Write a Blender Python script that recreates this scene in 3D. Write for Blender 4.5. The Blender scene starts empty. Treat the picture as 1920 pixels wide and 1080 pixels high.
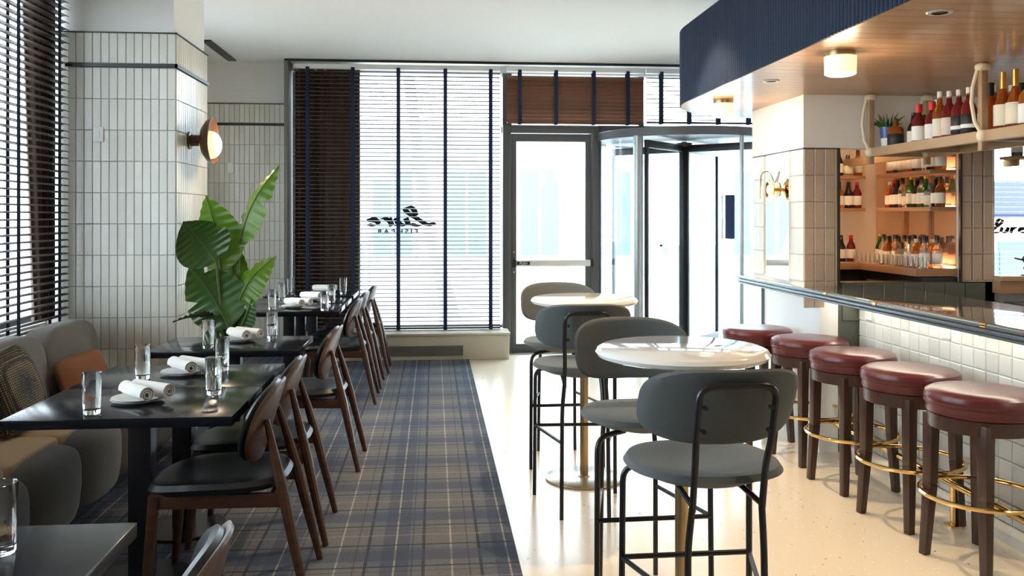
import bpy, bmesh, math, random
from mathutils import Vector, Matrix
R = random.Random(7)
PI = math.pi
S = bpy.context.scene
C = S.collection

# ------------------------------------------------------------------ camera, sky, exposure
cam = bpy.data.cameras.new('camera')
cam_o = bpy.data.objects.new('camera', cam)
C.objects.link(cam_o)
cam_o.location = (0, 0, 1.52)
cam_o.rotation_euler = (PI / 2, 0, -math.atan2(147, 1650))
cam.sensor_width = 36
cam.lens = 1650 / 1920 * 36
cam.shift_y = -135 / 1920
cam.clip_start = 0.05
cam.clip_end = 200
S.camera = cam_o

SKY = 9.0
world = bpy.data.worlds.new('sky')
S.world = world
world.use_nodes = True
bg = world.node_tree.nodes['Background']
bg.inputs[0].default_value = (0.81, 0.915, 1.0, 1)
bg.inputs[1].default_value = SKY
S.view_settings.view_transform = 'Standard'
S.view_settings.look = 'None'
S.view_settings.exposure = 0.68
S.view_settings.gamma = 1
S.view_settings.use_curve_mapping = False


def light(name, kind, loc, energy, col=(1, 1, 1), rot=(0, 0, 0), size=0.1, size_y=None, angle=1.2, blend=0.6):
    l = bpy.data.lights.new(name, kind)
    l.energy = energy
    l.color = col
    if kind == 'AREA':
        l.shape = 'RECTANGLE'
        l.size = size
        l.size_y = size_y or size
    elif kind == 'SPOT':
        l.spot_size = angle
        l.spot_blend = blend
        l.shadow_soft_size = size
    else:
        l.shadow_soft_size = size
    o = bpy.data.objects.new(name, l)
    o.location = loc
    o.rotation_euler = rot
    C.objects.link(o)
    return o


def portal(name, loc, rot, sx, sy):
    o = light(name, 'AREA', loc, 1, rot=rot, size=sx, size_y=sy)
    o.data.cycles.is_portal = True


portal('portal_back', (1.2, 10.25, 1.6), (-PI / 2, 0, 0), 5.6, 3.1)
portal('portal_left', (-2.72, 3.8, 1.95), (0, -PI / 2, 0), 2.3, 4.5)
portal('portal_left_recess', (-2.72, 7.55, 1.75), (0, -PI / 2, 0), 1.7, 0.9)
portal('portal_bar_window', (4.35, 5.75, 1.5), (-PI / 2, 0, 0), 1.4, 0.8)
WARM = (1.0, 0.74, 0.46)
# recessed ceiling spots over the dining row, the high tables and the bar
for x, y, e in ((-0.35, 2.3, 6), (-0.35, 4.9, 24), (-0.35, 6.6, 26), (1.5, 1.5, 60), (1.9, 3.6, 40), (1.2, 5.2, 130)):
    light('ceiling_spot', 'SPOT', (x, y, 3.15), e, WARM, size=0.03, angle=1.5, blend=0.35)
for x, y, e in ((1.92, 3.09, 18), (1.94, 4.915, 18), (3.7, 4.6, 12), (3.6, 3.2, 25)):
    light('bar_spot', 'SPOT', (x, y, 2.28), e, WARM, size=0.04, angle=2.0, blend=0.7)

# ------------------------------------------------------------------ materials
MATS = {}


def mat(name, col, rough=0.5, metal=0.0, trans=0.0, emit=None, emit_s=0.0, coat=0.0, spec=0.5, var=0.0, noise=None, bump=None, ior=1.45, sheen=0):
    """Principled; var = brightness spread per object; noise = (scale xyz, second colour, contrast); bump = (scale, strength)."""
    m = bpy.data.materials.new(name)
    m.use_nodes = True
    nt = m.node_tree
    b = nt.nodes['Principled BSDF']
    I = b.inputs
    I['Base Color'].default_value = (*col, 1)
    I['Roughness'].default_value = rough
    I['Metallic'].default_value = metal
    I['Transmission Weight'].default_value = trans
    I['Coat Weight'].default_value = coat
    I['Coat Roughness'].default_value = 0.08
    I['Specular IOR Level'].default_value = spec
    I['IOR'].default_value = ior
    I['Sheen Weight'].default_value = sheen
    if emit:
        I['Emission Color'].default_value = (*emit, 1)
        I['Emission Strength'].default_value = emit_s
    N, L = nt.nodes.new, nt.links.new
    last = None
    if noise:
        sc, col2, con = noise
        tc = N('ShaderNodeTexCoord')
        mp = N('ShaderNodeMapping')
        mp.inputs['Scale'].default_value = sc
        nz = N('ShaderNodeTexNoise')
        nz.inputs['Scale'].default_value = 1
        nz.inputs['Detail'].default_value = 6
        rp = N('ShaderNodeValToRGB')
        rp.color_ramp.elements[0].position = 0.5 - con
        rp.color_ramp.elements[1].position = 0.5 + con
        rp.color_ramp.elements[0].color = (*col, 1)
        rp.color_ramp.elements[1].color = (*col2, 1)
        L(tc.outputs['Object'], mp.inputs[0])
        L(mp.outputs[0], nz.inputs[0])
        L(nz.outputs[0], rp.inputs[0])
        last = rp.outputs[0]
    if var:
        oi = N('ShaderNodeObjectInfo')
        mr = N('ShaderNodeMapRange')
        mr.inputs[3].default_value = 1 - var
        mr.inputs[4].default_value = 1 + var * 0.4
        hs = N('ShaderNodeHueSaturation')
        hs.inputs['Color'].default_value = (*col, 1)
        L(oi.outputs['Random'], mr.inputs[0])
        L(mr.outputs[0], hs.inputs['Value'])
        if last:
            L(last, hs.inputs['Color'])
        last = hs.outputs[0]
    if last:
        L(last, I['Base Color'])
    if bump:
        tc = N('ShaderNodeTexCoord')
        nz = N('ShaderNodeTexNoise')
        nz.inputs['Scale'].default_value = bump[0]
        nz.inputs['Detail'].default_value = 4
        bp = N('ShaderNodeBump')
        bp.inputs['Strength'].default_value = bump[1]
        bp.inputs['Distance'].default_value = 0.01
        L(tc.outputs['Object'], nz.inputs[0])
        L(nz.outputs[0], bp.inputs['Height'])
        L(bp.outputs[0], I['Normal'])
    MATS[name] = m
    return m


def glass_pane(name, tint, refl=1.45):
    m = bpy.data.materials.new(name)
    m.use_nodes = True
    nt = m.node_tree
    nt.nodes.remove(nt.nodes['Principled BSDF'])
    N, L = nt.nodes.new, nt.links.new
    t = N('ShaderNodeBsdfTransparent')
    t.inputs[0].default_value = (*tint, 1)
    g = N('ShaderNodeBsdfGlossy')
    g.inputs['Roughness'].default_value = 0.0
    lw = N('ShaderNodeLayerWeight')
    pw_ = N('ShaderNodeMath')
    pw_.operation = 'POWER'
    pw_.inputs[1].default_value = 5
    f = N('ShaderNodeMath')
    f.operation = 'MULTIPLY_ADD'
    f.inputs[1].default_value = 0.9
    f.inputs[2].default_value = 0.025
    mx = N('ShaderNodeMixShader')
    L(lw.outputs['Facing'], pw_.inputs[0])
    L(pw_.outputs[0], f.inputs[0])
    L(f.outputs[0], mx.inputs[0])
    L(t.outputs[0], mx.inputs[1])
    L(g.outputs[0], mx.inputs[2])
    L(mx.outputs[0], nt.nodes['Material Output'].inputs[0])
    MATS[name] = m
    return m


PLASTER = mat('plaster', (0.80, 0.79, 0.76), 0.8, bump=(60, 0.03))
CEIL = mat('ceiling_paint', (0.92, 0.92, 0.91), 0.85)
TILE = mat('glazed_tile', (0.70, 0.685, 0.62), 0.16, var=0.10, bump=(9, 0.10))
GROUT = mat('grout', (0.50, 0.48, 0.43), 0.9)
BARTILE = mat('square_glazed_tile', (0.58, 0.59, 0.56), 0.14, var=0.14, bump=(14, 0.15))
BARGROUT = mat('pale_grout', (0.86, 0.82, 0.70), 0.9)
SHADETILE = mat('shaded_pillar_tile', (0.48, 0.37, 0.28), 0.2, var=0.08, bump=(9, 0.08))  # pillar fronts: their shade and warm light are mixed into the tile colour
BLACK = mat('black_metal', (0.012, 0.012, 0.014), 0.35)
TRIMBLK = mat('black_trim', (0.01, 0.01, 0.012), 0.3)
FRAME = mat('door_frame_grey', (0.10, 0.10, 0.104), 0.4, metal=0.3)
FRAMEL = mat('satin_steel', (0.34, 0.36, 0.37), 0.32, metal=0.8)
ALU = mat('brushed_aluminium', (0.72, 0.72, 0.70), 0.35, metal=0.6)
NAVY = mat('navy_paint', (0.010, 0.022, 0.050), 0.6, spec=0.3, var=0.12)
TAPE = mat('navy_tape', (0.012, 0.020, 0.050), 0.9)
SLAT = mat('dark_wood_slat', (0.075, 0.055, 0.050), 0.45, var=0.15)
SLATR = mat('red_brown_slat', (0.15, 0.060, 0.026), 0.4, var=0.2)
CURTAIN = mat('brown_curtain', (0.075, 0.048, 0.036), 0.95, sheen=0.2)
WALNUT = mat('walnut', (0.095, 0.037, 0.017), 0.38, noise=((6, 6, 40), (0.050, 0.019, 0.009), 0.25), coat=0.15)
DARKWOOD = mat('espresso_wood', (0.060, 0.026, 0.016), 0.35, noise=((40, 40, 5), (0.035, 0.014, 0.009), 0.25), coat=0.2)
LEATHER = mat('black_leather', (0.012, 0.013, 0.015), 0.33, bump=(180, 0.05))
GREYFAB = mat('grey_upholstery', (0.078, 0.090, 0.090), 0.75, bump=(500, 0.06), sheen=0.1)
BANQ = mat('grey_banquette_fabric', (0.17, 0.165, 0.155), 0.9, bump=(600, 0.06), sheen=0.1)
BANQTAN = mat('tan_banquette_seat', (0.46, 0.34, 0.22), 0.85, bump=(600, 0.06))
OXBLOOD = mat('oxblood_leather', (0.095, 0.018, 0.020), 0.28, bump=(150, 0.05))
BRASS = mat('polished_brass', (0.85, 0.58, 0.24), 0.14, metal=1)
BRASSD = mat('satin_brass', (0.50, 0.36, 0.19), 0.32, metal=1)
BASEMET = mat('bronze_base', (0.42, 0.36, 0.28), 0.28, metal=0.85)
TABLETOP = mat('black_stained_wood', (0.010, 0.0115, 0.017), 0.16, noise=((3, 60, 3), (0.006, 0.007, 0.011), 0.3), spec=0.4)
MARBLE = mat('white_marble', (0.84, 0.82, 0.77), 0.05, noise=((2.2, 3, 2), (0.78, 0.77, 0.74), 0.12), coat=0.3)
PORCELAIN = mat('white_porcelain', (0.82, 0.81, 0.78), 0.2)
LINEN = mat('white_linen', (0.86, 0.85, 0.82), 0.95, bump=(400, 0.1))
TUMBLER = mat('clear_glass', (1, 1, 1), 0.0, trans=1.0, ior=1.45)
STONE = mat('green_grey_stone', (0.13, 0.145, 0.135), 0.05, noise=((3, 1.2, 3), (0.09, 0.10, 0.095), 0.2), coat=0.5)
EDGEMET = mat('blue_grey_edge', (0.24, 0.29, 0.32), 0.22, metal=0.7)
SOFFWOOD = mat('soffit_wood', (0.42, 0.26, 0.15), 0.32, noise=((2.5, 45, 5), (0.34, 0.20, 0.11), 0.25), var=0.10, coat=0.2)
RACKWOOD = mat('rack_oak', (0.42, 0.29, 0.17), 0.5, noise=((20, 3, 20), (0.36, 0.24, 0.14), 0.3))
SHELFWOOD = mat('shelf_wood', (0.42, 0.24, 0.13), 0.45, noise=((20, 3, 20), (0.34, 0.18, 0.10), 0.3))
STRAP = mat('cream_leather_strap', (0.74, 0.64, 0.48), 0.6)
WHITEPL = mat('white_plastic', (0.85, 0.85, 0.83), 0.4)
NICHE = mat('niche_plaster', (0.66, 0.58, 0.50), 0.7)
MIRROR = mat('mirror', (0.92, 0.93, 0.93), 0.02, metal=1)
DARKST = mat('dark_steel', (0.05, 0.045, 0.04), 0.35, metal=0.5)
GREENPAN = mat('dark_sage_tile', (0.10, 0.105, 0.085), 0.2, var=0.1)
GLOBE = mat('lit_opal_glass', (0.9, 0.85, 0.7), 0.3, emit=(1.0, 0.72, 0.30), emit_s=0.75)
DRUMGL = mat('lit_ribbed_glass', (0.9, 0.85, 0.7), 0.3, emit=(1.0, 0.78, 0.46), emit_s=0.65)
LEDM = mat('led_strip_light', (1, 1, 1), 0.5, emit=(1.0, 0.90, 0.72), emit_s=15)
LEDW = mat('warm_led_strip_light', (1, 1, 1), 0.5, emit=(1.0, 0.66, 0.40), emit_s=7)
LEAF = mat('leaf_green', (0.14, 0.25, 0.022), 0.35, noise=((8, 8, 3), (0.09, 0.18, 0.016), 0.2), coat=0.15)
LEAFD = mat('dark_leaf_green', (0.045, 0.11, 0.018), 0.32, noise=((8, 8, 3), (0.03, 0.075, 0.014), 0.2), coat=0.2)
STEM = mat('plant_stem', (0.06, 0.10, 0.02), 0.5)
POT = mat('dark_planter', (0.03, 0.03, 0.032), 0.5)
SOIL = mat('soil', (0.03, 0.02, 0.012), 1.0)
PANE = glass_pane('window_glass', (0.97, 0.985, 0.985))
FROST = glass_pane('door_glass', (0.95, 0.98, 0.985))
PAVE = mat('pale_pavement', (0.50, 0.50, 0.49), 0.9, noise=((1.5, 1.5, 1.5), (0.44, 0.44, 0.43), 0.2))
FACADE = mat('pale_facade', (0.36, 0.37, 0.38), 0.9)
BLUEGL = mat('blue_facade_glass', (0.10, 0.17, 0.22), 0.5)
BARK = mat('pale_bark', (0.22, 0.23, 0.26), 0.9, noise=((6, 6, 12), (0.30, 0.31, 0.33), 0.3))
AWN = mat('blue_awning', (0.014, 0.024, 0.075), 0.8)
TEAL = mat('pale_teal_hoarding', (0.12, 0.24, 0.26), 0.8)
LETTER = mat('black_vinyl', (0.01, 0.01, 0.01), 0.6)
WHITEL = mat('white_vinyl', (0.85, 0.85, 0.85), 0.6)
VENT = mat('vent_grey', (0.20, 0.19, 0.16), 0.5, metal=0.4)
BEIGE = mat('beige_cabinet', (0.52, 0.47, 0.37), 0.5)
RUST = mat('rust_cushion', (0.24, 0.098, 0.045), 0.9, bump=(400, 0.08))


def leaf_translucency(m):
    nt = m.node_tree
    b = nt.nodes['Principled BSDF']
    t = nt.nodes.new('ShaderNodeBsdfTranslucent')
    t.inputs[0].default_value = (0.30, 0.48, 0.03, 1)
    mx = nt.nodes.new('ShaderNodeMixShader')
    mx.inputs[0].default_value = 0.35
    nt.links.new(b.outputs[0], mx.inputs[1])
    nt.links.new(t.outputs[0], mx.inputs[2])
    nt.links.new(mx.outputs[0], nt.nodes['Material Output'].inputs[0])


leaf_translucency(LEAF)


def terrazzo():
    m = mat('terrazzo', (0.78, 0.70, 0.57), 0.22)
    nt = m.node_tree
    N, L = nt.nodes.new, nt.links.new
    b = nt.nodes['Principled BSDF']
    tc = N('ShaderNodeTexCoord')
    base = N('ShaderNodeRGB')
    base.outputs[0].default_value = (0.78, 0.68, 0.53, 1)
    last = base.outputs[0]
    for sc, th, col in ((26, 0.16, (0.50, 0.40, 0.28, 1)), (15, 0.085, (0.17, 0.11, 0.07, 1)), (40, 0.2, (0.90, 0.86, 0.78, 1))):
        v = N('ShaderNodeTexVoronoi')
        v.inputs['Scale'].default_value = sc
        nz = N('ShaderNodeTexNoise')
        nz.inputs['Scale'].default_value = sc * 1.5
        ad = N('ShaderNodeMath')
        ad.operation = 'MULTIPLY_ADD'
        ad.inputs[1].default_value = 0.35
        lt = N('ShaderNodeMath')
        lt.operation = 'LESS_THAN'
        lt.inputs[1].default_value = th + 0.16
        mx = N('ShaderNodeMix')
        mx.data_type = 'RGBA'
        sp = N('ShaderNodeSeparateColor')
        gt = N('ShaderNodeMath')
        gt.operation = 'GREATER_THAN'
        gt.inputs[1].default_value = 0.72
        mu = N('ShaderNodeMath')
        mu.operation = 'MULTIPLY'
        L(tc.outputs['Object'], v.inputs[0])
        L(tc.outputs['Object'], nz.inputs[0])
        L(nz.outputs[0], ad.inputs[0])
        L(v.outputs['Distance'], ad.inputs[2])
        L(ad.outputs[0], lt.inputs[0])
        L(v.outputs['Color'], sp.inputs[0])
        L(sp.outputs[0], gt.inputs[0])
        L(lt.outputs[0], mu.inputs[0])
        L(gt.outputs[0], mu.inputs[1])
        L(mu.outputs[0], mx.inputs[0])
        L(last, mx.inputs[6])
        mx.inputs[7].default_value = col
        last = mx.outputs[2]
    L(last, b.inputs['Base Color'])
    return m


def plaid():
    m = mat('plaid_carpet', (0.1, 0.1, 0.1), 0.95, bump=(250, 0.25))
    nt = m.node_tree
    N, L = nt.nodes.new, nt.links.new
    b = nt.nodes['Principled BSDF']
    tc = N('ShaderNodeTexCoord')
    sx = N('ShaderNodeSeparateXYZ')
    nz = N('ShaderNodeTexNoise')
    nz.inputs['Scale'].default_value = 130
    L(tc.outputs['Object'], sx.inputs[0])
    L(tc.outputs['Object'], nz.inputs[0])

    def M(op, a, c=None):
        n = N('ShaderNodeMath')
        n.operation = op
        for i, q in enumerate((a, c)):
            if q is None:
                continue
            if isinstance(q, (int, float)):
                n.inputs[i].default_value = q
            else:
                L(q, n.inputs[i])
        return n.outputs[0]

    def band(axis, period, off, w):
        f = M('FRACT', M('DIVIDE', M('SUBTRACT', axis, off - w / 2 - 50 * period), period))
        return M('LESS_THAN', f, w / period)

    def mix(fac, a, c):
        n = N('ShaderNodeMix')
        n.data_type = 'RGBA'
        for i, q in ((0, fac), (6, a), (7, c)):
            if isinstance(q, tuple):
                n.inputs[i].default_value = (*q, 1)
            elif isinstance(q, (int, float)):
                n.inputs[i].default_value = q
            else:
                L(q, n.inputs[i])
        return n.outputs[2]

    base = (0.088, 0.110, 0.146)
    cols = base
    for ax, o in ((sx.outputs[0], 0), (sx.outputs[1], 0.11)):
        taupe = band(ax, 0.5, 0.08 + o, 0.26)
        cols = mix(M('MULTIPLY', taupe, 0.4), cols, (0.165, 0.145, 0.125))
    for ax, o in ((sx.outputs[0], 0), (sx.outputs[1], 0.11)):
        cols = mix(M('MULTIPLY', band(ax, 0.5, -0.17 + o, 0.12), 0.55), cols, (0.035, 0.045, 0.085))
        cols = mix(M('MULTIPLY', band(ax, 0.25, -0.045 + o, 0.014), 0.85), cols, (0.02, 0.022, 0.034))
        cols = mix(M('MULTIPLY', band(ax, 0.25, -0.095 + o, 0.007), 0.5), cols, (0.02, 0.022, 0.034))
        cols = mix(M('MULTIPLY', band(ax, 0.25 if o == 0 else 0.5, 0.079 + o, 0.009), 0.6 if o == 0 else 0.3), cols, (0.42, 0.40, 0.36))
    cols = mix(M('MULTIPLY', M('GREATER_THAN', nz.outputs[0], 0.55), 0.3), cols, (0.05, 0.055, 0.07))
    L(cols, b.inputs['Base Color'])
    return m


def dotted():
    m = mat('dotted_weave', (0.012, 0.012, 0.014), 0.7)
    nt = m.node_tree
    N, L = nt.nodes.new, nt.links.new
    b = nt.nodes['Principled BSDF']
    tc = N('ShaderNodeTexCoord')
    v = N('ShaderNodeTexVoronoi')
    v.inputs['Scale'].default_value = 88
    v.inputs['Randomness'].default_value = 0.12
    lt = N('ShaderNodeMath')
    lt.operation = 'LESS_THAN'
    lt.inputs[1].default_value = 0.36
    mx = N('ShaderNodeMix')
    mx.data_type = 'RGBA'
    mx.inputs[6].default_value = (0.014, 0.013, 0.014, 1)
    mx.inputs[7].default_value = (0.36, 0.25, 0.10, 1)
    L(tc.outputs['Object'], v.inputs[0])
    L(v.outputs['Distance'], lt.inputs[0])
    L(lt.outputs[0], mx.inputs[0])
    L(mx.outputs[2], b.inputs['Base Color'])
    return m


TERRAZZO, PLAID, DOTS = terrazzo(), plaid(), dotted()


def liquid(name, col, t=0.75):
    return mat(name, col, 0.04, trans=t, ior=1.3)


AMBER = liquid('amber_spirit', (0.62, 0.20, 0.035))
MAROON = liquid('deep_red_spirit', (0.30, 0.035, 0.03), 0.6)
ORANGE = liquid('orange_spirit', (0.85, 0.32, 0.05))
GREENB = liquid('green_bottle_glass', (0.06, 0.24, 0.05))
DARKB = liquid('dark_bottle_glass', (0.03, 0.022, 0.018), 0.3)
CLEARB = liquid('clear_bottle_glass', (0.93, 0.90, 0.84), 0.9)
CREAM = mat('cream_label', (0.80, 0.74, 0.60), 0.7)
WHITELAB = mat('white_label', (0.86, 0.85, 0.82), 0.7)
PINKLAB = mat('pinkish_label', (0.72, 0.60, 0.54), 0.7)
BLACKLAB = mat('black_label', (0.02, 0.02, 0.02), 0.5)
REDCAP = mat('red_wax', (0.60, 0.02, 0.02), 0.4)
GOLDCAP = mat('gold_foil', (0.75, 0.40, 0.10), 0.3, metal=0.8)
BLACKCAP = mat('black_cap', (0.015, 0.015, 0.015), 0.4)
WHITECAP = mat('white_cap', (0.82, 0.80, 0.76), 0.4)

# ------------------------------------------------------------------ mesh helpers


class MB:
    def __init__(s):
        s.v, s.f = [], []

    def add(s, vs, fs):
        o = len(s.v)
        s.v += [tuple(p) for p in vs]
        s.f += [tuple(i + o for i in f) for f in fs]
        return s

    def box(s, x0, x1, y0, y1, z0, z1):
        return s.add([(x0, y0, z0), (x1, y0, z0), (x1, y1, z0), (x0, y1, z0), (x0, y0, z1), (x1, y0, z1), (x1, y1, z1), (x0, y1, z1)],
                     [(3, 2, 1, 0), (4, 5, 6, 7), (0, 1, 5, 4), (1, 2, 6, 5), (2, 3, 7, 6), (3, 0, 4, 7)])

    def prism(s, pts, z0, z1):
        n = len(pts)
        return s.add([(x, y, z0) for x, y in pts] + [(x, y, z1) for x, y in pts],
                     [tuple(range(n - 1, -1, -1)), tuple(range(n, 2 * n))] + [(i, (i + 1) % n, n + (i + 1) % n, n + i) for i in range(n)])

    def bar(s, p0, p1, w0, w1, d0=None, d1=None):
        """square tapered bar between two points, sides along x and y (or z when it runs flat)"""
        d0, d1 = d0 or w0, d1 or w1
        a, b = Vector(p0), Vector(p1)
        t = (b - a).normalized()
        u = Vector((1, 0, 0)) if abs(t.x) < 0.8 else Vector((0, 1, 0))
        u = (u - t * u.dot(t)).normalized()
        w = t.cross(u)
        vs = []
        for p, ww, dd in ((a, w0, d0), (b, w1, d1)):
            for sx, sy in ((-1, -1), (1, -1), (1, 1), (-1, 1)):
                vs.append(p + u * (sx * ww / 2) + w * (sy * dd / 2))
        return s.add(vs, [(3, 2, 1, 0), (4, 5, 6, 7), (0, 1, 5, 4), (1, 2, 6, 5), (2, 3, 7, 6), (3, 0, 4, 7)])

    def tube(s, path, r, seg=10, closed=False):
        P = [Vector(p) for p in path]
        n = len(P)
        rr = r if isinstance(r, (list, tuple)) else [r] * n
        prev = None
        vs, fs = [], []
        for i, p in enumerate(P):
            a = P[(i - 1) % n] if (closed or i > 0) else p
            b = P[(i + 1) % n] if (closed or i < n - 1) else p
            t = (b - a).normalized()
            if prev is None:
                u = Vector((0, 0, 1)) if abs(t.z) < 0.9 else Vector((1, 0, 0))
            else:
                u = prev
            u = (u - t * u.dot(t)).normalized()
            prev = u
            w = t.cross(u)
            for k in range(seg):
                a_ = 2 * PI * k / seg
                vs.append(p + (u * math.cos(a_) + w * math.sin(a_)) * rr[i])
        for i in range(n if closed else n - 1):
            j = (i + 1) % n
            for k in range(seg):
                k2 = (k + 1) % seg
                fs.append((i * seg + k, i * seg + k2, j * seg + k2, j * seg + k))
        if not closed:
            fs += [tuple(range(seg - 1, -1, -1)), tuple((n - 1) * seg + k for k in range(seg))]
        return s.add(vs, fs)

    def lathe(s, prof, seg=24, c=(0, 0, 0), rib=0):
        """profile of (r, z) from bottom to top; r = 0 closes"""
        vs, fs, rings = [], [], []
        for r, z in prof:
            if r < 1e-6:
                rings.append([len(vs)])
                vs.append((c[0], c[1], c[2] + z))
            else:
                rg = []
                for k in range(seg):
                    a = 2 * PI * k / seg
                    q = r * (1 - rib * (k % 2))
                    rg.append(len(vs))
                    vs.append((c[0] + q * math.cos(a), c[1] + q * math.sin(a), c[2] + z))
                rings.append(rg)
        for A, B in zip(rings, rings[1:]):
            for k in range(seg):
                k2 = (k + 1) % seg
                if len(A) == 1 and len(B) == 1:
                    break
                if len(A) == 1:
                    fs.append((A[0], B[k2], B[k]))
                elif len(B) == 1:
                    fs.append((A[k], A[k2], B[0]))
                else:
                    fs.append((A[k], A[k2], B[k2], B[k]))
        return s.add(vs, fs)

    def shell(s, ax, ay, n, th, fn, seg=48, prof=None):
        """rounded disc with superellipse outline; fn(a, b, h) maps it into space, h in -th/2..th/2"""
        prof = prof or [(0, .5), (.35, .5), (.65, .5), (.86, .48), (.95, .38), (1, 0), (.95, -.38), (.86, -.48), (.65, -.5), (.35, -.5), (0, -.5)]
        vs, fs, rings = [], [], []
        for r, h in prof:
            if r == 0:
                rings.append([len(vs)])
                vs.append(fn(0, 0, h * th))
                continue
            rg = []
            for k in range(seg):
                a = 2 * PI * k / seg
                c, d = math.cos(a), math.sin(a)
                x = math.copysign(abs(c) ** (2 / n), c) * ax * r
                y = math.copysign(abs(d) ** (2 / n), d) * ay * r
                rg.append(len(vs))
                vs.append(fn(x, y, h * th))
            rings.append(rg)
        for A, B in zip(rings, rings[1:]):
            for k in range(seg):
                k2 = (k + 1) % seg
                if len(A) == 1:
                    fs.append((A[0], B[k], B[k2]))
                elif len(B) == 1:
                    fs.append((A[k2], A[k], B[0]))
                else:
                    fs.append((A[k2], A[k], B[k], B[k2]))
        return s.add(vs, fs)

    def soft(s, c, h, e1=.35, e2=.35, nu=20, nv=36, fn=None):
        """superquadric cushion"""
        def pw(q, e):
            return math.copysign(abs(q) ** e, q)
        rings, vs, fs = [], [], []
        for i in range(nu + 1):
            a = -PI / 2 + PI * i / nu
            rg = []
            if i in (0, nu):
                rg.append(len(vs))
                vs.append((0, 0, pw(math.sin(a), e1) * h[2]))
            else:
                for k in range(nv):
                    b = 2 * PI * k / nv
                    rg.append(len(vs))
                    vs.append((pw(math.cos(a), e1) * pw(math.cos(b), e2) * h[0], pw(math.cos(a), e1) * pw(math.sin(b), e2) * h[1], pw(math.sin(a), e1) * h[2]))
            rings.append(rg)
        if fn:
            vs = [fn(*v) for v in vs]
        vs = [(x + c[0], y + c[1], z + c[2]) for x, y, z in vs]
        for A, B in zip(rings, rings[1:]):
            for k in range(nv):
                k2 = (k + 1) % nv
                if len(A) == 1:
                    fs.append((A[0], B[k2], B[k]))
                elif len(B) == 1:
                    fs.append((A[k], A[k2], B[0]))
                else:
                    fs.append((A[k], A[k2], B[k2], B[k]))
        return s.add(vs, fs)

    def mesh(s, name, m, smooth=True, bevel=0.0, angle=35):
        me = bpy.data.meshes.new(name)
        me.from_pydata(s.v, [], s.f)
        if bevel:
            bm = bmesh.new()
            bm.from_mesh(me)
            es = [e for e in bm.edges if len(e.link_faces) == 2 and e.calc_face_angle(0) > 0.6]
            bmesh.ops.bevel(bm, geom=es, offset=bevel, segments=2, affect='EDGES', profile=0.6)
            bm.to_mesh(me)
            bm.free()
        me.validate()
        if m:
            me.materials.append(m)
        if smooth:
            me.shade_smooth()
            me.set_sharp_from_angle(angle=math.radians(angle))
        return me

    def build(s, name, m, parent=None, smooth=True, bevel=0.0, angle=35, loc=None):
        return put(name, s.mesh(name, m, smooth, bevel, angle), parent, loc)


def put(name, me, parent=None, loc=None, rot=None):
    o = bpy.data.objects.new(name, me)
    C.objects.link(o)
    if parent:
        o.parent = parent
    if loc:
        o.location = loc
    if rot:
        o.rotation_euler = rot
    return o


def tag(o, label=None, cat=None, group=None, kind=None):
    for k, v in (('label', label), ('category', cat), ('group', group), ('kind', kind)):
        if v:
            o[k] = v
    return o


def thing(name, label, cat, loc=(0, 0, 0), rz=0, group=None, kind=None):
    o = bpy.data.objects.new(name, None)
    o.empty_display_size = 0.1
    C.objects.link(o)
    o.location = loc
    o.rotation_euler = (0, 0, rz)
    return tag(o, label, cat, group, kind)


def kids(o):
    return KID.get(o, [])


KID = {}


def index_children():
    KID.clear()
    for o in bpy.data.objects:
        if o.parent:
            KID.setdefault(o.parent, []).append(o)


def dup(o, loc=None, rz=None, label=None, group=None, parent=None):
    c = o.copy()
    C.objects.link(c)
    if parent:
        c.parent = parent
    if loc is not None:
        c.location = loc
    if rz is not None:
        c.rotation_euler = (0, 0, rz)
    if label:
        c['label'] = label
    if group:
        c['group'] = group
    for ch in kids(o):
        dup(ch, parent=c)
    return c


def arc(cx, cy, r, a0, a1, n):
    return [(cx + r * math.cos(a0 + (a1 - a0) * i / n), cy + r * math.sin(a0 + (a1 - a0) * i / n)) for i in range(n + 1)]


def round_path(pts, r, n=6):
    """polyline with filleted corners"""
    P = [Vector(p) for p in pts]
    out = [P[0]]
    for i in range(1, len(P) - 1):
        a, b, c = P[i - 1], P[i], P[i + 1]
        d1, d2 = (a - b), (c - b)
        q = min(r, d1.length * 0.49, d2.length * 0.49)
        p1, p2 = b + d1.normalized() * q, b + d2.normalized() * q
        for k in range(n + 1):
            t = k / n
            out.append(p1 * (1 - t) ** 2 + b * 2 * t * (1 - t) + p2 * t * t)
    out.append(P[-1])
    return out


def struct(name, mb, m, parent=None, label=None, **k):
    o = mb.build(name, m, parent, smooth=k.get('smooth', False), bevel=k.get('bevel', 0))
    if not parent:
        o['kind'] = 'structure'
        if label:
            o['label'] = label
    return o


ORD = ['first', 'second', 'third', 'fourth', 'fifth', 'sixth', 'seventh', 'eighth', 'ninth', 'tenth', 'eleventh', 'twelfth', 'thirteenth', 'fourteenth', 'fifteenth', 'sixteenth', 'seventeenth', 'eighteenth', 'nineteenth', 'twentieth']

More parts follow.
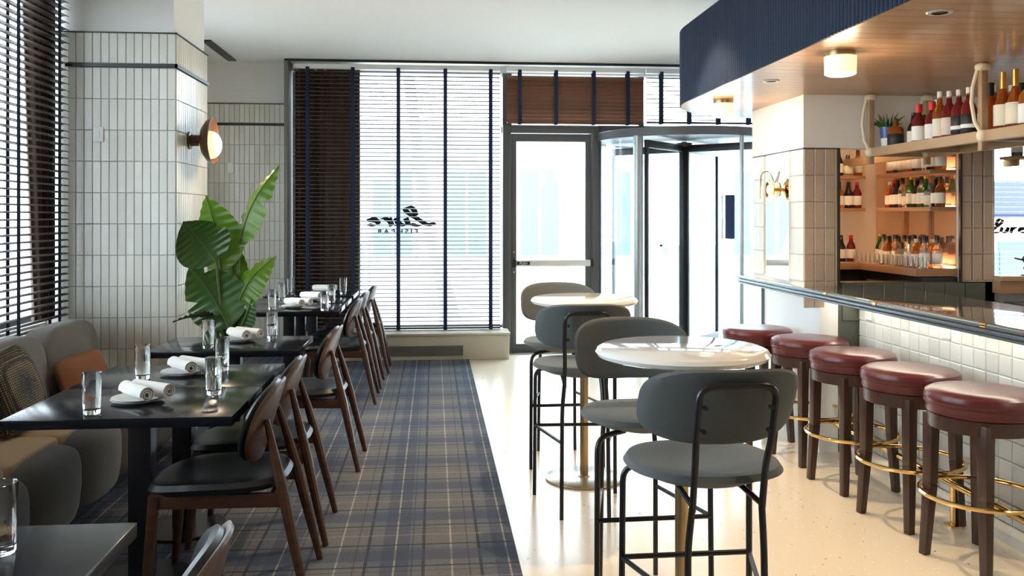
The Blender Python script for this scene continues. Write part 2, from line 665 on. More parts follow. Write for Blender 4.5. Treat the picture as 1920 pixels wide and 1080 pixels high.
# ------------------------------------------------------------------ room shell
struct('floor', MB().box(-2.75, 5.4, -3.2, 10.0, -0.1, 0), TERRAZZO, label='cream speckled terrazzo floor of the bar')
struct('ceiling', MB().box(-2.75, 5.4, -3.2, 10.0, 3.18, 3.4), CEIL, label='smooth white ceiling above the room')
struct('wall_rear', MB().box(-2.75, 5.4, -3.2, -3.0, 0, 3.18), PLASTER, label='plain plaster wall closing the room at its rear')
struct('wall_right', MB().box(5.2, 5.4, -3.0, 5.65, 0, 3.18), PLASTER, label='plain plaster wall behind the bar')
w = MB()
for y0, y1, z0, z1 in ((-3.0, 1.5, 0, 3.18), (6.05, 7.1, 0, 3.18), (8.0, 10.0, 0, 3.18), (1.5, 6.05, 0, 0.82), (1.5, 6.05, 3.06, 3.18), (7.1, 8.0, 0, 0.9), (7.1, 8.0, 2.6, 3.18)):
    w.box(-2.65, -2.55, y0, y1, z0, z1)
struct('wall_left', w, PLASTER, label='left plaster wall with tall window openings')
w = MB()
w.box(-2.55, -1.54, 9.762, 10.0, 0, 3.18).box(-1.54, 3.92, 9.762, 10.0, 3.10, 3.18).box(-1.54, 0.76, 9.762, 10.0, 0, 0.26)
struct('wall_back', w, PLASTER, label='back plaster wall around the street windows')
struct('wall_side', MB().box(3.92, 4.1, 6.72, 10.0, 0, 3.18), PLASTER, label='white wall beside the revolving door')
# upper paint of back wall, a hair behind the tiles
p = thing('window_1', 'large left side window beside the banquette', None, (0, 0, 0), kind='structure')
MB().box(-2.63, -2.62, 1.5, 6.05, 0.82, 3.06).build('pane', PANE, p, False)
f_ = MB().box(-2.65, -2.59, 1.5, 6.05, 0.82, 0.87).box(-2.65, -2.59, 1.5, 6.05, 3.01, 3.06)
for y in (1.5, 3.0, 4.4):
    f_.box(-2.65, -2.59, y, y + 0.05, 0.87, 3.01)
f_.build('frame', FRAME, p, False)
p = thing('window_2', 'side window in the recess behind the tiled column', None, (0, 0, 0), kind='structure')
MB().box(-2.63, -2.62, 7.1, 8.0, 0.9, 2.6).build('pane', PANE, p, False)
MB().box(-2.64, -2.58, 7.1, 8.0, 0.9, 0.95).box(-2.64, -2.58, 7.1, 8.0, 2.55, 2.6).box(-2.64, -2.58, 7.1, 7.15, 0.95, 2.55).box(-2.64, -2.58, 7.95, 8.0, 0.95, 2.55).build('frame', FRAME, p, False)
p = thing('window_3', 'tall street window behind the wooden blinds', None, (0, 0, 0), kind='structure')
MB().box(-1.50, 0.76, 9.86, 9.872, 0.3, 3.10).build('pane', PANE, p, False)
MB().box(-1.54, 0.76, 9.83, 9.90, 0.26, 0.3).box(-1.54, -1.50, 9.83, 9.9, 0.3, 3.10).build('frame', FRAME, p, False)
p = thing('window_4', 'transom window above the doors', None, (0, 0, 0), kind='structure')
MB().box(0.86, 3.92, 9.86, 9.872, 2.53, 3.10).build('pane', PANE, p, False)
MB().box(0.76, 0.86, 9.70, 9.9, 2.53, 3.10).box(2.32, 2.38, 9.83, 9.9, 2.53, 3.10).box(0.76, 3.92, 9.70, 9.9, 2.445, 2.53).build('frame', FRAME, p, False)

# tiles: one shared mesh per size, bevelled face towards +z local


def tile_mesh(name, w, h, t, m, ch=0.0025):
    b = MB()
    w, h = w / 2, h / 2
    b.add([(-w, -h, 0), (w, -h, 0), (w, h, 0), (-w, h, 0), (-w, -h, t - ch), (w, -h, t - ch), (w, h, t - ch), (-w, h, t - ch),
           (-w + ch, -h + ch, t), (w - ch, -h + ch, t), (w - ch, h - ch, t), (-w + ch, h - ch, t)],
          [(0, 1, 5, 4), (1, 2, 6, 5), (2, 3, 7, 6), (3, 0, 4, 7), (4, 5, 9, 8), (5, 6, 10, 9), (6, 7, 11, 10), (7, 4, 8, 11), (8, 9, 10, 11)])
    return b.mesh(name, m, smooth=False)


def tiles(parent, me, centres, euler, jit=0.006):
    for c in centres:
        o = put('tile', me, parent, c)
        o.rotation_euler = (euler[0] + R.uniform(-jit, jit), euler[1], euler[2] + R.uniform(-jit, jit))


TW, TH = 0.0505, 0.2045
PW, PH = 0.0535, 0.2075
TM = tile_mesh('tall_tile', TW, TH, 0.012, TILE)
TMT = tile_mesh('tall_tile_top', TW, 0.200, 0.012, TILE)
FRONT, RIGHTF, LEFTF = (PI / 2, 0, 0), (PI / 2, 0, PI / 2), (PI / 2, 0, -PI / 2)

# recessed back wall tiling
p = thing('tile_cladding', 'pale vertical tile cladding on the back wall beside the curtain', None, (0, 0, 0), kind='structure')
MB().box(-2.55, -1.54, 9.752, 9.762, 0, 2.735).build('grout_bed', GROUT, p, False)
cs = [(-2.52 + PW * (i + .5), 9.7525, 0.01 + PH * (j + .5)) for i in range(18) for j in range(12)]
tiles(p, TM, cs, FRONT)
tiles(p, TMT, [(-2.52 + PW * (i + .5), 9.7525, 2.63) for i in range(18)], FRONT)
MB().box(-2.55, -1.545, 9.735, 9.752, 2.502, 2.525).build('trim_strip', TRIMBLK, p, False)
MB().box(-2.55, -1.545, 9.74, 9.752, 2.735, 2.742).build('cap_strip', DARKST, p, False)
# tiled column by the banquette
p = thing('column', 'wide column clad in pale vertical tiles beside the banquette', None, (0, 0, 0), kind='structure')
MB().box(-2.55, -1.735, 6.075, 6.86, 2.735, 3.18).build('upper_plaster', PLASTER, p, False)
MB().box(-2.55, -1.722, 6.062, 6.88, 0, 2.735).build('core', GROUT, p, False)
x1 = -1.715
tiles(p, TM, [(x1 - PW * (i + .5), 6.062, 0.015 + PH * (j + .5)) for i in range(13) for j in range(12)], FRONT)
tiles(p, TMT, [(x1 - PW * (i + .5), 6.062, 2.635) for i in range(13)], FRONT)
tiles(p, TM, [(-1.722, 6.055 + PW * (i + .5), 0.015 + PH * (j + .5)) for i in range(15) for j in range(12)], RIGHTF)
tiles(p, TMT, [(-1.722, 6.055 + PW * (i + .5), 2.635) for i in range(15)], RIGHTF)
MB().box(-2.42, -1.700, 6.036, 6.056, 2.508, 2.532).box(-1.718, -1.698, 6.036, 6.87, 2.508, 2.532).build('trim_strip', TRIMBLK, p, False)
MB().box(-2.55, -1.706, 6.044, 6.062, 2.736, 2.743).box(-1.722, -1.704, 6.044, 6.87, 2.736, 2.743).build('cap_strip', DARKST, p, False)

tag(MB().box(-0.033, 0.033, -0.008, 0, -0.05, 0.05).box(-0.01, 0.012, -0.012, -0.008, -0.02, 0.02).build('blank_plate', WHITEPL, None, True, 0.002, loc=(-2.21, 6.046, 2.06)), 'white square cover plate on the front of the tiled column', 'switch')
tag(MB().box(-0.03, 0.03, -0.008, 0, -0.055, 0.055).box(-0.012, 0.012, -0.012, -0.008, -0.03, 0.03).build('switch_plate', WHITEPL, None, True, 0.002, loc=(-2.186, 9.738, 2.04)), 'white switch plate high on the back tiled wall', 'switch')
s_ = thing('linear_vent', 'black linear slot vent in the white ceiling', 'vent', (-2.135, 9.05, 3.18))
MB().box(-0.045, 0.045, -0.54, 0.54, -0.012, 0).build('frame', TRIMBLK, s_, False)
for x in (-0.02, 0.02):
    MB().box(x - 0.003, x + 0.003, -0.53, 0.53, -0.016, -0.012).build('slot_fin', DARKST, s_, False)

# window head pocket, jamb
struct('trim_1', MB().box(-1.56, 3.9, 9.44, 9.47, 3.155, 3.18), TRIMBLK, label='thin black reveal line where ceiling meets the window blinds')
struct('trim_2', MB().box(-1.57, -1.535, 9.45, 9.762, 0, 3.18), mat('grey_jamb', (0.14, 0.13, 0.12), 0.6), label='dark grey jamb between back tiles and the curtain')

# radiator bench under the window
t = thing('radiator_cover', 'long beige radiator cover with louvred grille below the street window', 'radiator cover', (0, 0, 0))
MB().box(-1.53, 0.80, 9.29, 9.75, 0.0, 0.262).build('body', BEIGE, t, True, 0.012)
MB().box(-1.53, 0.81, 9.275, 9.75, 0.262, 0.285).build('top', BEIGE, t, True, 0.006)
MB().box(-0.60, 0.31, 9.280, 9.289, 0.05, 0.155).build('grille_frame', VENT, t, False)
for k in range(6):
    MB().box(-0.59, 0.30, 9.270, 9.280, 0.058 + k * 0.016, 0.068 + k * 0.016).build('slat', VENT, t, False)

# ------------------------------------------------------------------ doors
d = thing('door_1', 'dark framed glass door with a push bar', None, (0, 0, 0), kind='structure')
MB().box(0.76, 0.85, 9.66, 9.86, 0, 2.52).box(1.76, 1.83, 9.66, 9.86, 0, 2.52).box(0.85, 1.76, 9.66, 9.86, 2.44, 2.52).build('frame', FRAME, d, True, 0.004)
MB().box(0.855, 0.912, 9.69, 9.74, 0.01, 2.43).box(1.684, 1.755, 9.69, 9.74, 0.01, 2.43).box(0.912, 1.684, 9.69, 9.74, 2.345, 2.43).box(0.912, 1.684, 9.69, 9.74, 0.01, 0.105).build('leaf_frame', FRAME, d, True, 0.004)
MB().box(0.912, 1.684, 9.712, 9.722, 0.105, 2.345).build('pane', FROST, d, False)
bar_ = MB().box(0.90, 1.745, 9.625, 9.66, 0.965, 1.035).build('push_bar', ALU, d, True, 0.006)
MB().box(0.875, 0.905, 9.62, 9.69, 0.955, 1.045).build('end_block', BLACK, d, True, 0.004)
MB().box(1.73, 1.765, 9.62, 9.69, 0.955, 1.045).build('end_block', BLACK, d, True, 0.004)
MB().box(0.912, 1.055, 9.621, 9.625, 0.982, 1.018).build('push_sign', BLACK, bar_, False)
MB().box(0.80, 1.80, 9.60, 9.90, 0, 0.012).build('threshold', FRAMEL, d, False)


def text_mesh(txt, size, name, m, mirror=False, bold=0.0, wide=1.0):
    cu = bpy.data.curves.new('lettering', 'FONT')
    cu.body = txt
    cu.size = size
    cu.offset = bold
    cu.align_x = 'CENTER'
    cu.align_y = 'CENTER'
    o = bpy.data.objects.new('tmp', cu)
    C.objects.link(o)
    bpy.context.view_layer.update()
    me = bpy.data.meshes.new_from_object(o.evaluated_get(bpy.context.evaluated_depsgraph_get()))
    bpy.data.objects.remove(o)
    for v in me.vertices:
        v.co.x *= -wide if mirror else wide
    if mirror:
        me.flip_normals()
    me.name = name
    me.materials.clear()
    me.materials.append(m)
    return me


put('push_lettering', text_mesh('PUSH', 0.036, 'push_lettering', WHITEL), bar_, (0.983, 9.6195, 0.999), (PI / 2, 0, 0))
for z in (0.90, 1.12):
    MB().lathe([(0, 0), (0.008, 0), (0.008, 0.006), (0, 0.006)], 10).build('screw', ALU, d, loc=(0.885, 9.688, z)).rotation_euler = (PI / 2, 0, 0)

# revolving door
RX, RY, RR = 2.83, 9.76, 1.03
d = thing('door_2', 'revolving door with a round dark canopy', None, (0, 0, 0), kind='structure')
cp = MB().lathe([(0, 2.37), (RR - 0.04, 2.37), (RR - 0.02, 2.35), (RR, 2.35), (RR, 2.435), (RR - 0.01, 2.44), (0, 2.44)], 72, (RX, RY, 0)).build('canopy', FRAME, d)


def wallarc(a0, a1, r, z0, z1, t, n=20):
    mb = MB()
    pts = arc(RX, RY, r, a0, a1, n) + arc(RX, RY, r + t, a1, a0, n)
    return mb.prism(pts, z0, z1)


LA, RA = PI * 1.25, PI * 1.5 + math.radians(20)
wallarc(PI + 0.05, LA - 0.05, RR - 0.05, 0.02, 2.35, 0.012).build('curved_pane', FROST, d)
wallarc(RA + 0.04, 2 * PI - 0.05, RR - 0.05, 0.02, 2.35, 0.012).build('curved_pane', FROST, d)
wallarc(PI * 0.62, PI - 0.05, RR - 0.05, 0.02, 2.35, 0.012).build('curved_pane', FROST, d)
wallarc(0.05, PI * 0.38, RR - 0.05, 0.02, 2.35, 0.012).build('curved_pane', FROST, d)
for a, r, m in ((LA, 0.052, FRAMEL), (RA, 0.022, FRAMEL), (PI + 0.02, 0.03, FRAME), (2 * PI - 0.02, 0.03, FRAME)):
    MB().tube([(RX + (RR - 0.045) * math.cos(a), RY + (RR - 0.045) * math.sin(a), 0), (RX + (RR - 0.045) * math.cos(a), RY + (RR - 0.045) * math.sin(a), 2.36)], r, 16).build('post', m, d)
wallarc(PI + 0.05, LA - 0.05, RR - 0.065, 0, 0.05, 0.04).build('curb', FRAME, d)
MB().tube([(RX, RY, 0), (RX, RY, 2.36)], 0.03, 16).build('shaft', BLACK, d)
MB().lathe([(0, 2.30), (0.09, 2.30), (0.09, 2.345), (0, 2.345)], 24, (RX, RY, 0)).build('hub', DARKST, d)
for k, a in enumerate((-0.72 - PI / 2, 0.85 - PI / 2, PI / 2 - 0.72, PI / 2 + 0.85)):
    wg = MB().box(0.03, 0.93, -0.02, 0.02, 2.24, 2.32).box(0.03, 0.93, -0.02, 0.02, 0.02, 0.12).box(0.90, 0.93, -0.02, 0.02, 0.12, 2.24).box(0.03, 0.06, -0.02, 0.02, 0.12, 2.24).build('door_wing', BLACK, d, True, 0.003)
    wg.location = (RX, RY, 0)
    wg.rotation_euler = (0, 0, a)
    MB().box(0.06, 0.90, -0.005, 0.005, 0.12, 2.24).build('pane', FROST, wg, False)
    if k == 1:
        MB().box(0.50, 0.60, -0.03, -0.006, 1.27, 1.75).build('push_plate', AWN, wg, True, 0.004)
        MB().box(0.455, 0.47, -0.035, -0.006, 1.27, 1.75).build('handle', ALU, wg, True, 0.004)
    if k == 0:
        MB().box(0.60, 0.625, 0.006, 0.03, 1.19, 1.215).build('lock', BLACK, wg, True, 0.003)

# ------------------------------------------------------------------ blinds and curtains


def slat_mesh(name, ln, w, m, th=0.0045, crown=0.006):
    b = MB()
    xs = [-w / 2, -w / 6, w / 6, w / 2]
    zs = [0, crown, crown, 0]
    vs, n = [], 4
    for yy in (-ln / 2, ln / 2):
        vs += [(yy, x, z) for x, z in zip(xs, zs)] + [(yy, x, z - th) for x, z in zip(xs[::-1], zs[::-1])]
    fs = [tuple(range(7, -1, -1)), tuple(range(8, 16))] + [(i, (i + 1) % 8, 8 + (i + 1) % 8, 8 + i) for i in range(8)]
    return b.add(vs, fs).mesh(name, m, smooth=False)


def blind(label, cx, cy, length, z0, z1, rz, tapes, m, tilt=0.0, pitch=0.0435, w=0.05, tape_m=TAPE, tapew=0.04, group=None):
    t = thing('venetian_blind', label, 'blind', (cx, cy, 0), rz, group)
    me = slat_mesh('slat', length, w, m)
    n = int((z1 - 0.06 - z0) / pitch)
    for k in range(n):
        o = put('slat', me, t, (0, 0, z0 + 0.03 + k * pitch))
        o.rotation_euler = (tilt + R.uniform(-0.03, 0.03), 0, R.uniform(-0.001, 0.001))
    MB().box(-length / 2, length / 2, -0.03, 0.03, z1 - 0.05, z1).build('head_rail', WHITEPL if abs(rz) < 0.1 else m, t, False)
    MB().box(-length / 2, length / 2, -0.026, 0.026, z0 - 0.012, z0 + 0.008).build('bottom_rail', m, t, True, 0.003)
    for x in tapes:
        b = MB().box(x - tapew / 2, x + tapew / 2, -w / 2 - 0.006, -w / 2 - 0.004, z0 - 0.02, z1 - 0.03)
        b.box(x - tapew / 2, x + tapew / 2, w / 2 + 0.004, w / 2 + 0.006, z0 - 0.02, z1 - 0.03)
        b.build('ladder_tape', tape_m, t, False)
    return t


blind('open dark wood venetian blind with navy tapes over the street window', -0.385, 9.60, 2.22, 0.305, 3.15, 0, [-0.96, -0.48, 0.005, 0.512, 1.006], SLAT, 0.0)
blind('closed reddish brown blind over the transom above the glass door', 1.56, 9.60, 1.52, 2.545, 3.15, 0, [-0.62, -0.22, 0.20, 0.58], SLATR, 1.02, 0.042, 0.054)
blind('open dark blind over the transom above the revolving door', 3.12, 9.60, 1.54, 2.56, 3.15, 0, [-0.6, -0.28, 0.05, 0.4], SLAT, 0.15, 0.046)
blind('open dark venetian blind with black tapes beside the banquette', -2.415, 4.08, 3.90, 0.80, 3.14, -PI / 2, [-1.79, -1.23, -0.5, 0.25, 1.0, 1.7], SLAT, 0.0, 0.0445)


def curtain(label, pts, z0, z1, m, amp=0.03, waves=9, lean=0.0):
    """folded sheet between two plan points; top is wider than the bottom by lean"""
    (xa, ya), (xb, yb) = pts
    n = waves * 8
    dx, dy = xb - xa, yb - ya
    ln = math.hypot(dx, dy)
    nx, ny = -dy / ln, dx / ln
    vs, fs = [], []
    rows = 10
    for side in (0, 1):
        for j in range(rows + 1):
            z = z0 + (z1 - z0) * j / rows
            for i in range(n + 1):
                u = i / n
                q = u + lean * (j / rows) * (1 - u)
                off = amp * math.sin(2 * PI * waves * u + 0.6 * math.sin(3 * u + j * 0.15)) * (0.75 + 0.25 * math.sin(7 * u)) + side * 0.004
                vs.append((xa + dx * q + nx * off, ya + dy * q + ny * off, z))
    W = n + 1
    H = (rows + 1) * W
    for j in range(rows):
        for i in range(n):
            a = j * W + i
            fs.append((a, a + 1, a + W + 1, a + W))
            fs.append((H + a, H + a + W, H + a + W + 1, H + a + 1))
    o = MB().add(vs, fs).build('curtain', m, None, True, angle=80)
    return tag(o, label, 'curtain')


curtain('dark brown curtain gathered at the corner of the street window', ((-1.50, 9.74), (-0.80, 9.74)), 0.29, 3.12, CURTAIN, 0.035, 7)
curtain('brown curtain gathered behind the left blind beside the column', ((-2.495, 5.77), (-2.495, 6.03)), 0.86, 3.04, CURTAIN, 0.026, 5, -0.55)

# ------------------------------------------------------------------ window lettering seen from inside (mirrored)


def pen(mb, pts, w, ang, ox, oz, sx, sz, y, mirror):
    """flat ribbon drawn with a slanted nib"""
    nx, nz = math.cos(ang) * w / 2, math.sin(ang) * w / 2
    P = round_path([(a, b, 0) for a, b in pts], 0.3, 6)
    vs, fs = [], []
    for p in P:
        for q in (-1, 1):
            X, Z_ = p.x + q * nx + 0.28 * p.y, p.y + q * nz
            X = (-X if mirror else X) * sx
            for yy in (0, 0.002):
                vs.append((ox + X, y + yy, oz + Z_ * sz))
    for i in range(len(P) - 1):
        a, b = i * 4, i * 4 + 4
        fs += [(a, a + 2, b + 2, b), (a + 1, b + 1, b + 3, a + 3), (a, b, b + 1, a + 1), (a + 2, a + 3, b + 3, b + 2)]
    mb.add(vs, fs)


def sign(label, ox, y, oz, sx, sz, mirror, small):
    t = thing('window_lettering', label, 'lettering', (0, 0, 0))
    strokes = [
        [[(0.62, 0.50), (0.60, 0.78), (0.72, 0.99), (0.94, 0.92), (0.92, 0.70), (0.62, 0.36), (0.34, 0.06), (0.06, 0.03), (0.12, 0.17), (0.36, 0.10), (0.66, -0.02), (0.94, 0.12)]],
        [[(1.04, 0.40), (1.02, 0.08), (1.18, 0.0), (1.38, 0.14), (1.42, 0.40)], [(1.42, 0.40), (1.38, 0.04), (1.52, 0.04)]],
        [[(1.66, 0.40), (1.66, 0.0)], [(1.66, 0.20), (1.80, 0.40), (2.0, 0.37)]],
        [[(2.12, 0.20), (2.42, 0.26), (2.42, 0.40), (2.22, 0.40), (2.10, 0.14), (2.28, -0.01), (2.54, 0.10)]]]
    for name, st in zip('lure', strokes):
        mb = MB()
        for q in st:
            pen(mb, q, 0.22, -0.45, ox, oz, sx, sz, y, mirror)
        mb.build('letter', LETTER, t, False)
    me = text_mesh('F I S H B A R', small, 'small_lettering', LETTER, mirror, small * 0.035, 1.35)
    put('small_lettering', me, t, (ox + (-1.45 if mirror else 1.45) * sx, y, oz - 0.062 * (small / 0.062)), (PI / 2, 0, 0))
    return t


sign('black script lettering read from behind on the street window', 0.03, 9.852, 1.408, 0.295, 0.225, True, 0.062)

sign('mirror reflection of the script sign built as lettering right of the bottles', 3.655, 5.568, 1.405, 0.115, 0.10, False, 0.022)  # the sign as a mirror would reflect it, built as letters on the pane

# ------------------------------------------------------------------ carpet
c_ = MB().prism([(-2.52, -2.5), (0.373, -2.5), (0.373, 9.265), (-1.53, 9.265), (-1.53, 9.70), (-2.52, 9.70), (-2.52, 6.9), (-1.68, 6.9), (-1.68, 6.02), (-2.52, 6.02)], 0.0, 0.012).build('carpet', PLAID, None, False)
tag(c_, 'plaid carpet in blue grey and taupe under the dining tables', 'carpet')

# ------------------------------------------------------------------ dining tables
def make_table(label, x, y):
    t = thing('dining_table', label, 'table', (x, y, 0.012), 0, 'black two seat dining tables')
    MB().box(-0.428, 0.428, -0.303, 0.303, 0.700, 0.738).build('tabletop', TABLETOP, t, True, 0.003)
    MB().box(-0.2, 0.2, -0.2, 0.2, 0.688, 0.700).build('mount_plate', BLACK, t, False)
    MB().box(-0.045, 0.045, -0.043, 0.043, 0.012, 0.69).build('post', BLACK, t, True, 0.003)
    MB().lathe([(0, 0), (0.20, 0), (0.205, 0.004), (0.195, 0.012), (0, 0.014)], 40).build('base', BLACK, t)
    return t


tabs = [('black dining table nearest the camera, cut by the frame corner', 1.985), ('black dining table with the dotted pillow beside it', 3.765), ('black dining table joined behind the one by the dotted pillow', 4.375),
        ('black dining table standing alone in front of the big plant', 5.45), ('black dining table beyond the plant, front one of a joined pair', 7.50), ('black dining table beyond the plant, rear one of a joined pair', 8.112),
        ('black dining table nearest the street window', 8.90)]
TX = -1.20
t0 = make_table(tabs[0][0], -1.17, tabs[0][1])
index_children()
for l, y in tabs[1:]:
    dup(t0, (TX, y, 0.012), 0, l)

# ------------------------------------------------------------------ dining chairs (front towards -x)
def make_dining_chair():
    t = thing('dining_chair', '', 'chair', (0, 0, 0.012), 0, 'walnut dining chairs with black leather')

    def seat(a, b, h):
        return (a - 0.03, b, 0.458 + h + 0.018 * (a / 0.27) ** 2 * (-1 if a < 0 else 0.6) - 0.012 * (1 - (b / 0.24) ** 2))
    MB().shell(0.275, 0.245, 2.9, 0.055, seat).build('seat', LEATHER, t)
    fr = MB()
    for s in (-1, 1):
        fr.bar((-0.25, s * 0.195, 0.405), (0.245, s * 0.182, 0.395), 0.025, 0.025, 0.055, 0.055)
    fr.bar((-0.25, -0.195, 0.408), (-0.25, 0.195, 0.408), 0.024, 0.024, 0.05, 0.05)
    fr.bar((0.2, -0.182, 0.40), (0.2, 0.182, 0.40), 0.024, 0.024, 0.05, 0.05)
    fr.build('seat_frame', WALNUT, t, True, 0.004)
    for s in (-1, 1):
        MB().tube([(-0.245, s * 0.198, 0.43), (-0.262, s * 0.205, 0.2), (-0.28, s * 0.215, 0)], [0.022, 0.021, 0.014], 10).build('leg', WALNUT, t)
        MB().tube([(0.168, s * 0.135, 0.70), (0.205, s * 0.165, 0.56), (0.245, s * 0.185, 0.40), (0.29, s * 0.208, 0.2), (0.335, s * 0.228, 0)], [0.012, 0.019, 0.024, 0.020, 0.014], 10).build('leg', WALNUT, t)

    def back(off):
        def fn(a, b, h):
            tilt = 0.165 + 0.30 * b
            wrap = -0.05 * (a / 0.235) ** 2
            return (tilt + wrap + h + off, a * (1 - 0.10 * abs(b) / 0.16), 0.675 + b)
        return fn
    MB().shell(0.235, 0.165, 2.5, 0.020, back(0.0)).build('backrest', WALNUT, t)
    MB().shell(0.228, 0.158, 2.5, 0.038, back(-0.025)).build('back_pad', LEATHER, t)
    return t


ch0 = make_dining_chair()
index_children()
spots = [('walnut and black leather chair nearest the camera, only its back showing', -0.645, 1.90, 0.06),
         ('walnut and black leather chair at the table by the dotted pillow', -0.83, 3.70, 0.0),
         ('walnut and black leather chair second in the row from the near table', -0.83, 4.31, 0.0),
         ('walnut and black leather chair at the lone table before the plant', -0.775, 5.48, 0.0),
         ('walnut and black leather chair at the front table beyond the plant', -0.80, 7.33, 0.0),
         ('walnut and black leather chair at the rear table beyond the plant', -0.79, 7.96, 0.0),
         ('walnut and black leather chair at the table nearest the street window', -0.765, 8.72, 0.0)]
for i, (l, x, y, r) in enumerate(spots):
    if i == 0:
        ch0.location, ch0.rotation_euler, ch0['label'] = (x, y, 0.012), (0, 0, r), l
    else:
        dup(ch0, (x, y, 0.012), r + R.uniform(-0.02, 0.02), l)

# ------------------------------------------------------------------ banquette and pillows
bq = thing('banquette', 'long grey upholstered banquette with tan seat along the left windows', 'bench', (0, 0, 0))
MB().box(-2.36, -1.76, 1.6, 5.90, 0.012, 0.09).build('plinth', BLACK, bq, False)
for k in range(6):
    y = 5.53 - 0.75 * k


    def lean(x, yy, z):
        return (x - 0.10 * z + 0.02 * (1 - (yy / 0.37) ** 2), yy, z)
    MB().soft((-2.235, y, 0.64), (0.10, 0.373, 0.235), 0.5, 0.30, fn=lean).build('back_cushion', BANQ, bq)


def bulge(x, yy, z):
    return (x + 0.05 * (1 - (yy / 0.265) ** 2) * (1 if x > 0 else 0) - 0.10 * max(0, 0.0 - z) * (1 if x > 0 else 0), yy, z)


for k in range(8):
    y = 5.975 - 0.53 * (k + .5)
    MB().soft((-1.85, y, 0.27), (0.185, 0.263, 0.185), 0.42, 0.5, fn=bulge).build('front_bolster', BANQ, bq)
    MB().soft((-2.03, y, 0.43), (0.26, 0.263, 0.05), 0.35, 0.18).build('seat_cushion', BANQTAN, bq)


def pillow(label, c, h, m, rot, e=0.55):
    def pinch(x, y, z):
        k = 1 - 0.10 * ((y / h[1]) ** 2 * (1 - (z / h[2]) ** 2) + (z / h[2]) ** 2 * (1 - (y / h[1]) ** 2))
        q = (1 - (y / h[1]) ** 4 * 0.75) * (1 - (z / h[2]) ** 4 * 0.75)
        return (x * q, y * k, z * k)
    o = MB().soft((0, 0, 0), h, 0.45, 0.45, 24, 48, fn=pinch).build('throw_pillow', m)
    o.location = c
    o.rotation_euler = rot
    return tag(o, label, 'pillow')


pillow('black throw pillow dotted in gold leaning on the banquette', (-2.02, 4.42, 0.685), (0.085, 0.225, 0.215), DOTS, (0.10, -0.34, -0.12))
pillow('rust orange lumbar pillow at the far end of the banquette', (-2.03, 5.32, 0.60), (0.07, 0.30, 0.13), RUST, (0.0, -0.36, -0.05))

# ------------------------------------------------------------------ table settings
def lathe_glass():
    return MB().lathe([(0, 0), (0.029, 0), (0.0315, 0.004), (0.036, 0.158), (0.0365, 0.160), (0.0350, 0.160), (0.0338, 0.158), (0.0290, 0.022), (0.025, 0.017), (0, 0.016)], 32)


GL = lathe_glass().mesh('tumbler', TUMBLER)
TZ = 0.750


def tumbler(label, x, y):
    o = put('water_glass', GL, None, (x, y, TZ + 0.0005))
    return tag(o, label, 'glass', 'water glasses on the dining tables')


for l, x, y in (('clear water glass on the nearest corner table', -0.985, 2.105),
                ('clear water glass near the dotted pillow, banquette side of the table', -1.326, 3.56), ('clear water glass by the table edge above the nearest full chair', -0.946, 3.90),
                ('clear water glass behind the near napkins, banquette side', -1.37, 4.30), ('clear water glass at the back edge of the joined near tables', -1.05, 4.50),
                ('clear water glass at the front left of the lone table', -1.31, 5.27), ('clear water glass at the back right of the lone table', -1.013, 5.65),
                ('clear water glass left of the napkins on the front table beyond the plant', -1.33, 7.42), ('clear water glass right of the napkins on the front table beyond the plant', -0.886, 7.28),
                ('clear water glass left of the napkins on the rear joined table', -1.39, 8.25), ('clear water glass right of the napkins on the rear joined table', -0.906, 7.95),
                ('clear water glass left of the napkins nearest the street window', -1.40, 8.80), ('clear water glass right of the napkins nearest the street window', -0.89, 8.80)):
    tumbler(l, x, y)
PL = MB().lathe([(0, 0.0), (0.062, 0.0), (0.066, 0.004), (0.104, 0.011), (0.106, 0.0135), (0.103, 0.0135), (0.066, 0.0075), (0, 0.0065)], 40).mesh('plate', PORCELAIN)


def roll_mesh():
    """napkin rolled into a spiral"""
    out, inn = [], []
    n, turns = 54, 2.6
    for i in range(n + 1):
        a = 2 * PI * turns * i / n
        r = 0.010 + 0.023 * i / n
        out.append((r * math.cos(a), r * math.sin(a)))
        inn.append(((r - 0.0045) * math.cos(a), (r - 0.0045) * math.sin(a)))
    b = MB()
    L_ = 0.108
    ring = out + inn[::-1]
    m_ = len(ring)
    vs = [(-L_, y, z) for y, z in ring] + [(L_, y, z) for y, z in ring]
    fs = [(i, (i + 1) % m_, m_ + (i + 1) % m_, m_ + i) for i in range(m_)]
    for i in range(n):
        fs.append((i + 1, i, m_ - 1 - i, m_ - 2 - i))
        fs.append((m_ + i, m_ + i + 1, m_ + m_ - 2 - i, m_ + m_ - 1 - i))
    return b.add(vs, fs).mesh('napkin_roll', LINEN, angle=50)


NR = roll_mesh()
for w_, x, y, r in (('on the table by the dotted pillow', -1.225, 3.78, -0.75), ('on the table joined behind it', -1.215, 4.41, -0.8), ('on the lone table before the plant', -1.195, 5.55, -0.8),
                    ('on the front table beyond the plant', -1.17, 7.52, -0.7), ('on the rear joined table beyond the plant', -1.12, 8.12, -0.5), ('on the table nearest the street window', -1.12, 8.95, -0.3)):
    tag(put('plate', PL, None, (x, y, TZ + 0.0005)), 'lower white side plate of two, ' + w_, 'plate', 'white side plates')
    tag(put('plate', PL, None, (x + 0.004, y, TZ + 0.0078)), 'upper white side plate under the napkins, ' + w_, 'plate', 'white side plates')
    for s, nm in ((-1, 'front'), (1, 'back')):
        o = put('rolled_napkin', NR, None, (x + 0.035 - s * 0.035 * math.sin(r), y + s * 0.036 * math.cos(r) - 0.02, TZ + 0.0078 + 0.0115 + 0.0325))
        o.rotation_euler = (0.4 * s, 0, r + 0.12 * s)
        tag(o, nm + ' rolled white napkin of the pair ' + w_, 'napkin', 'rolled white napkins')

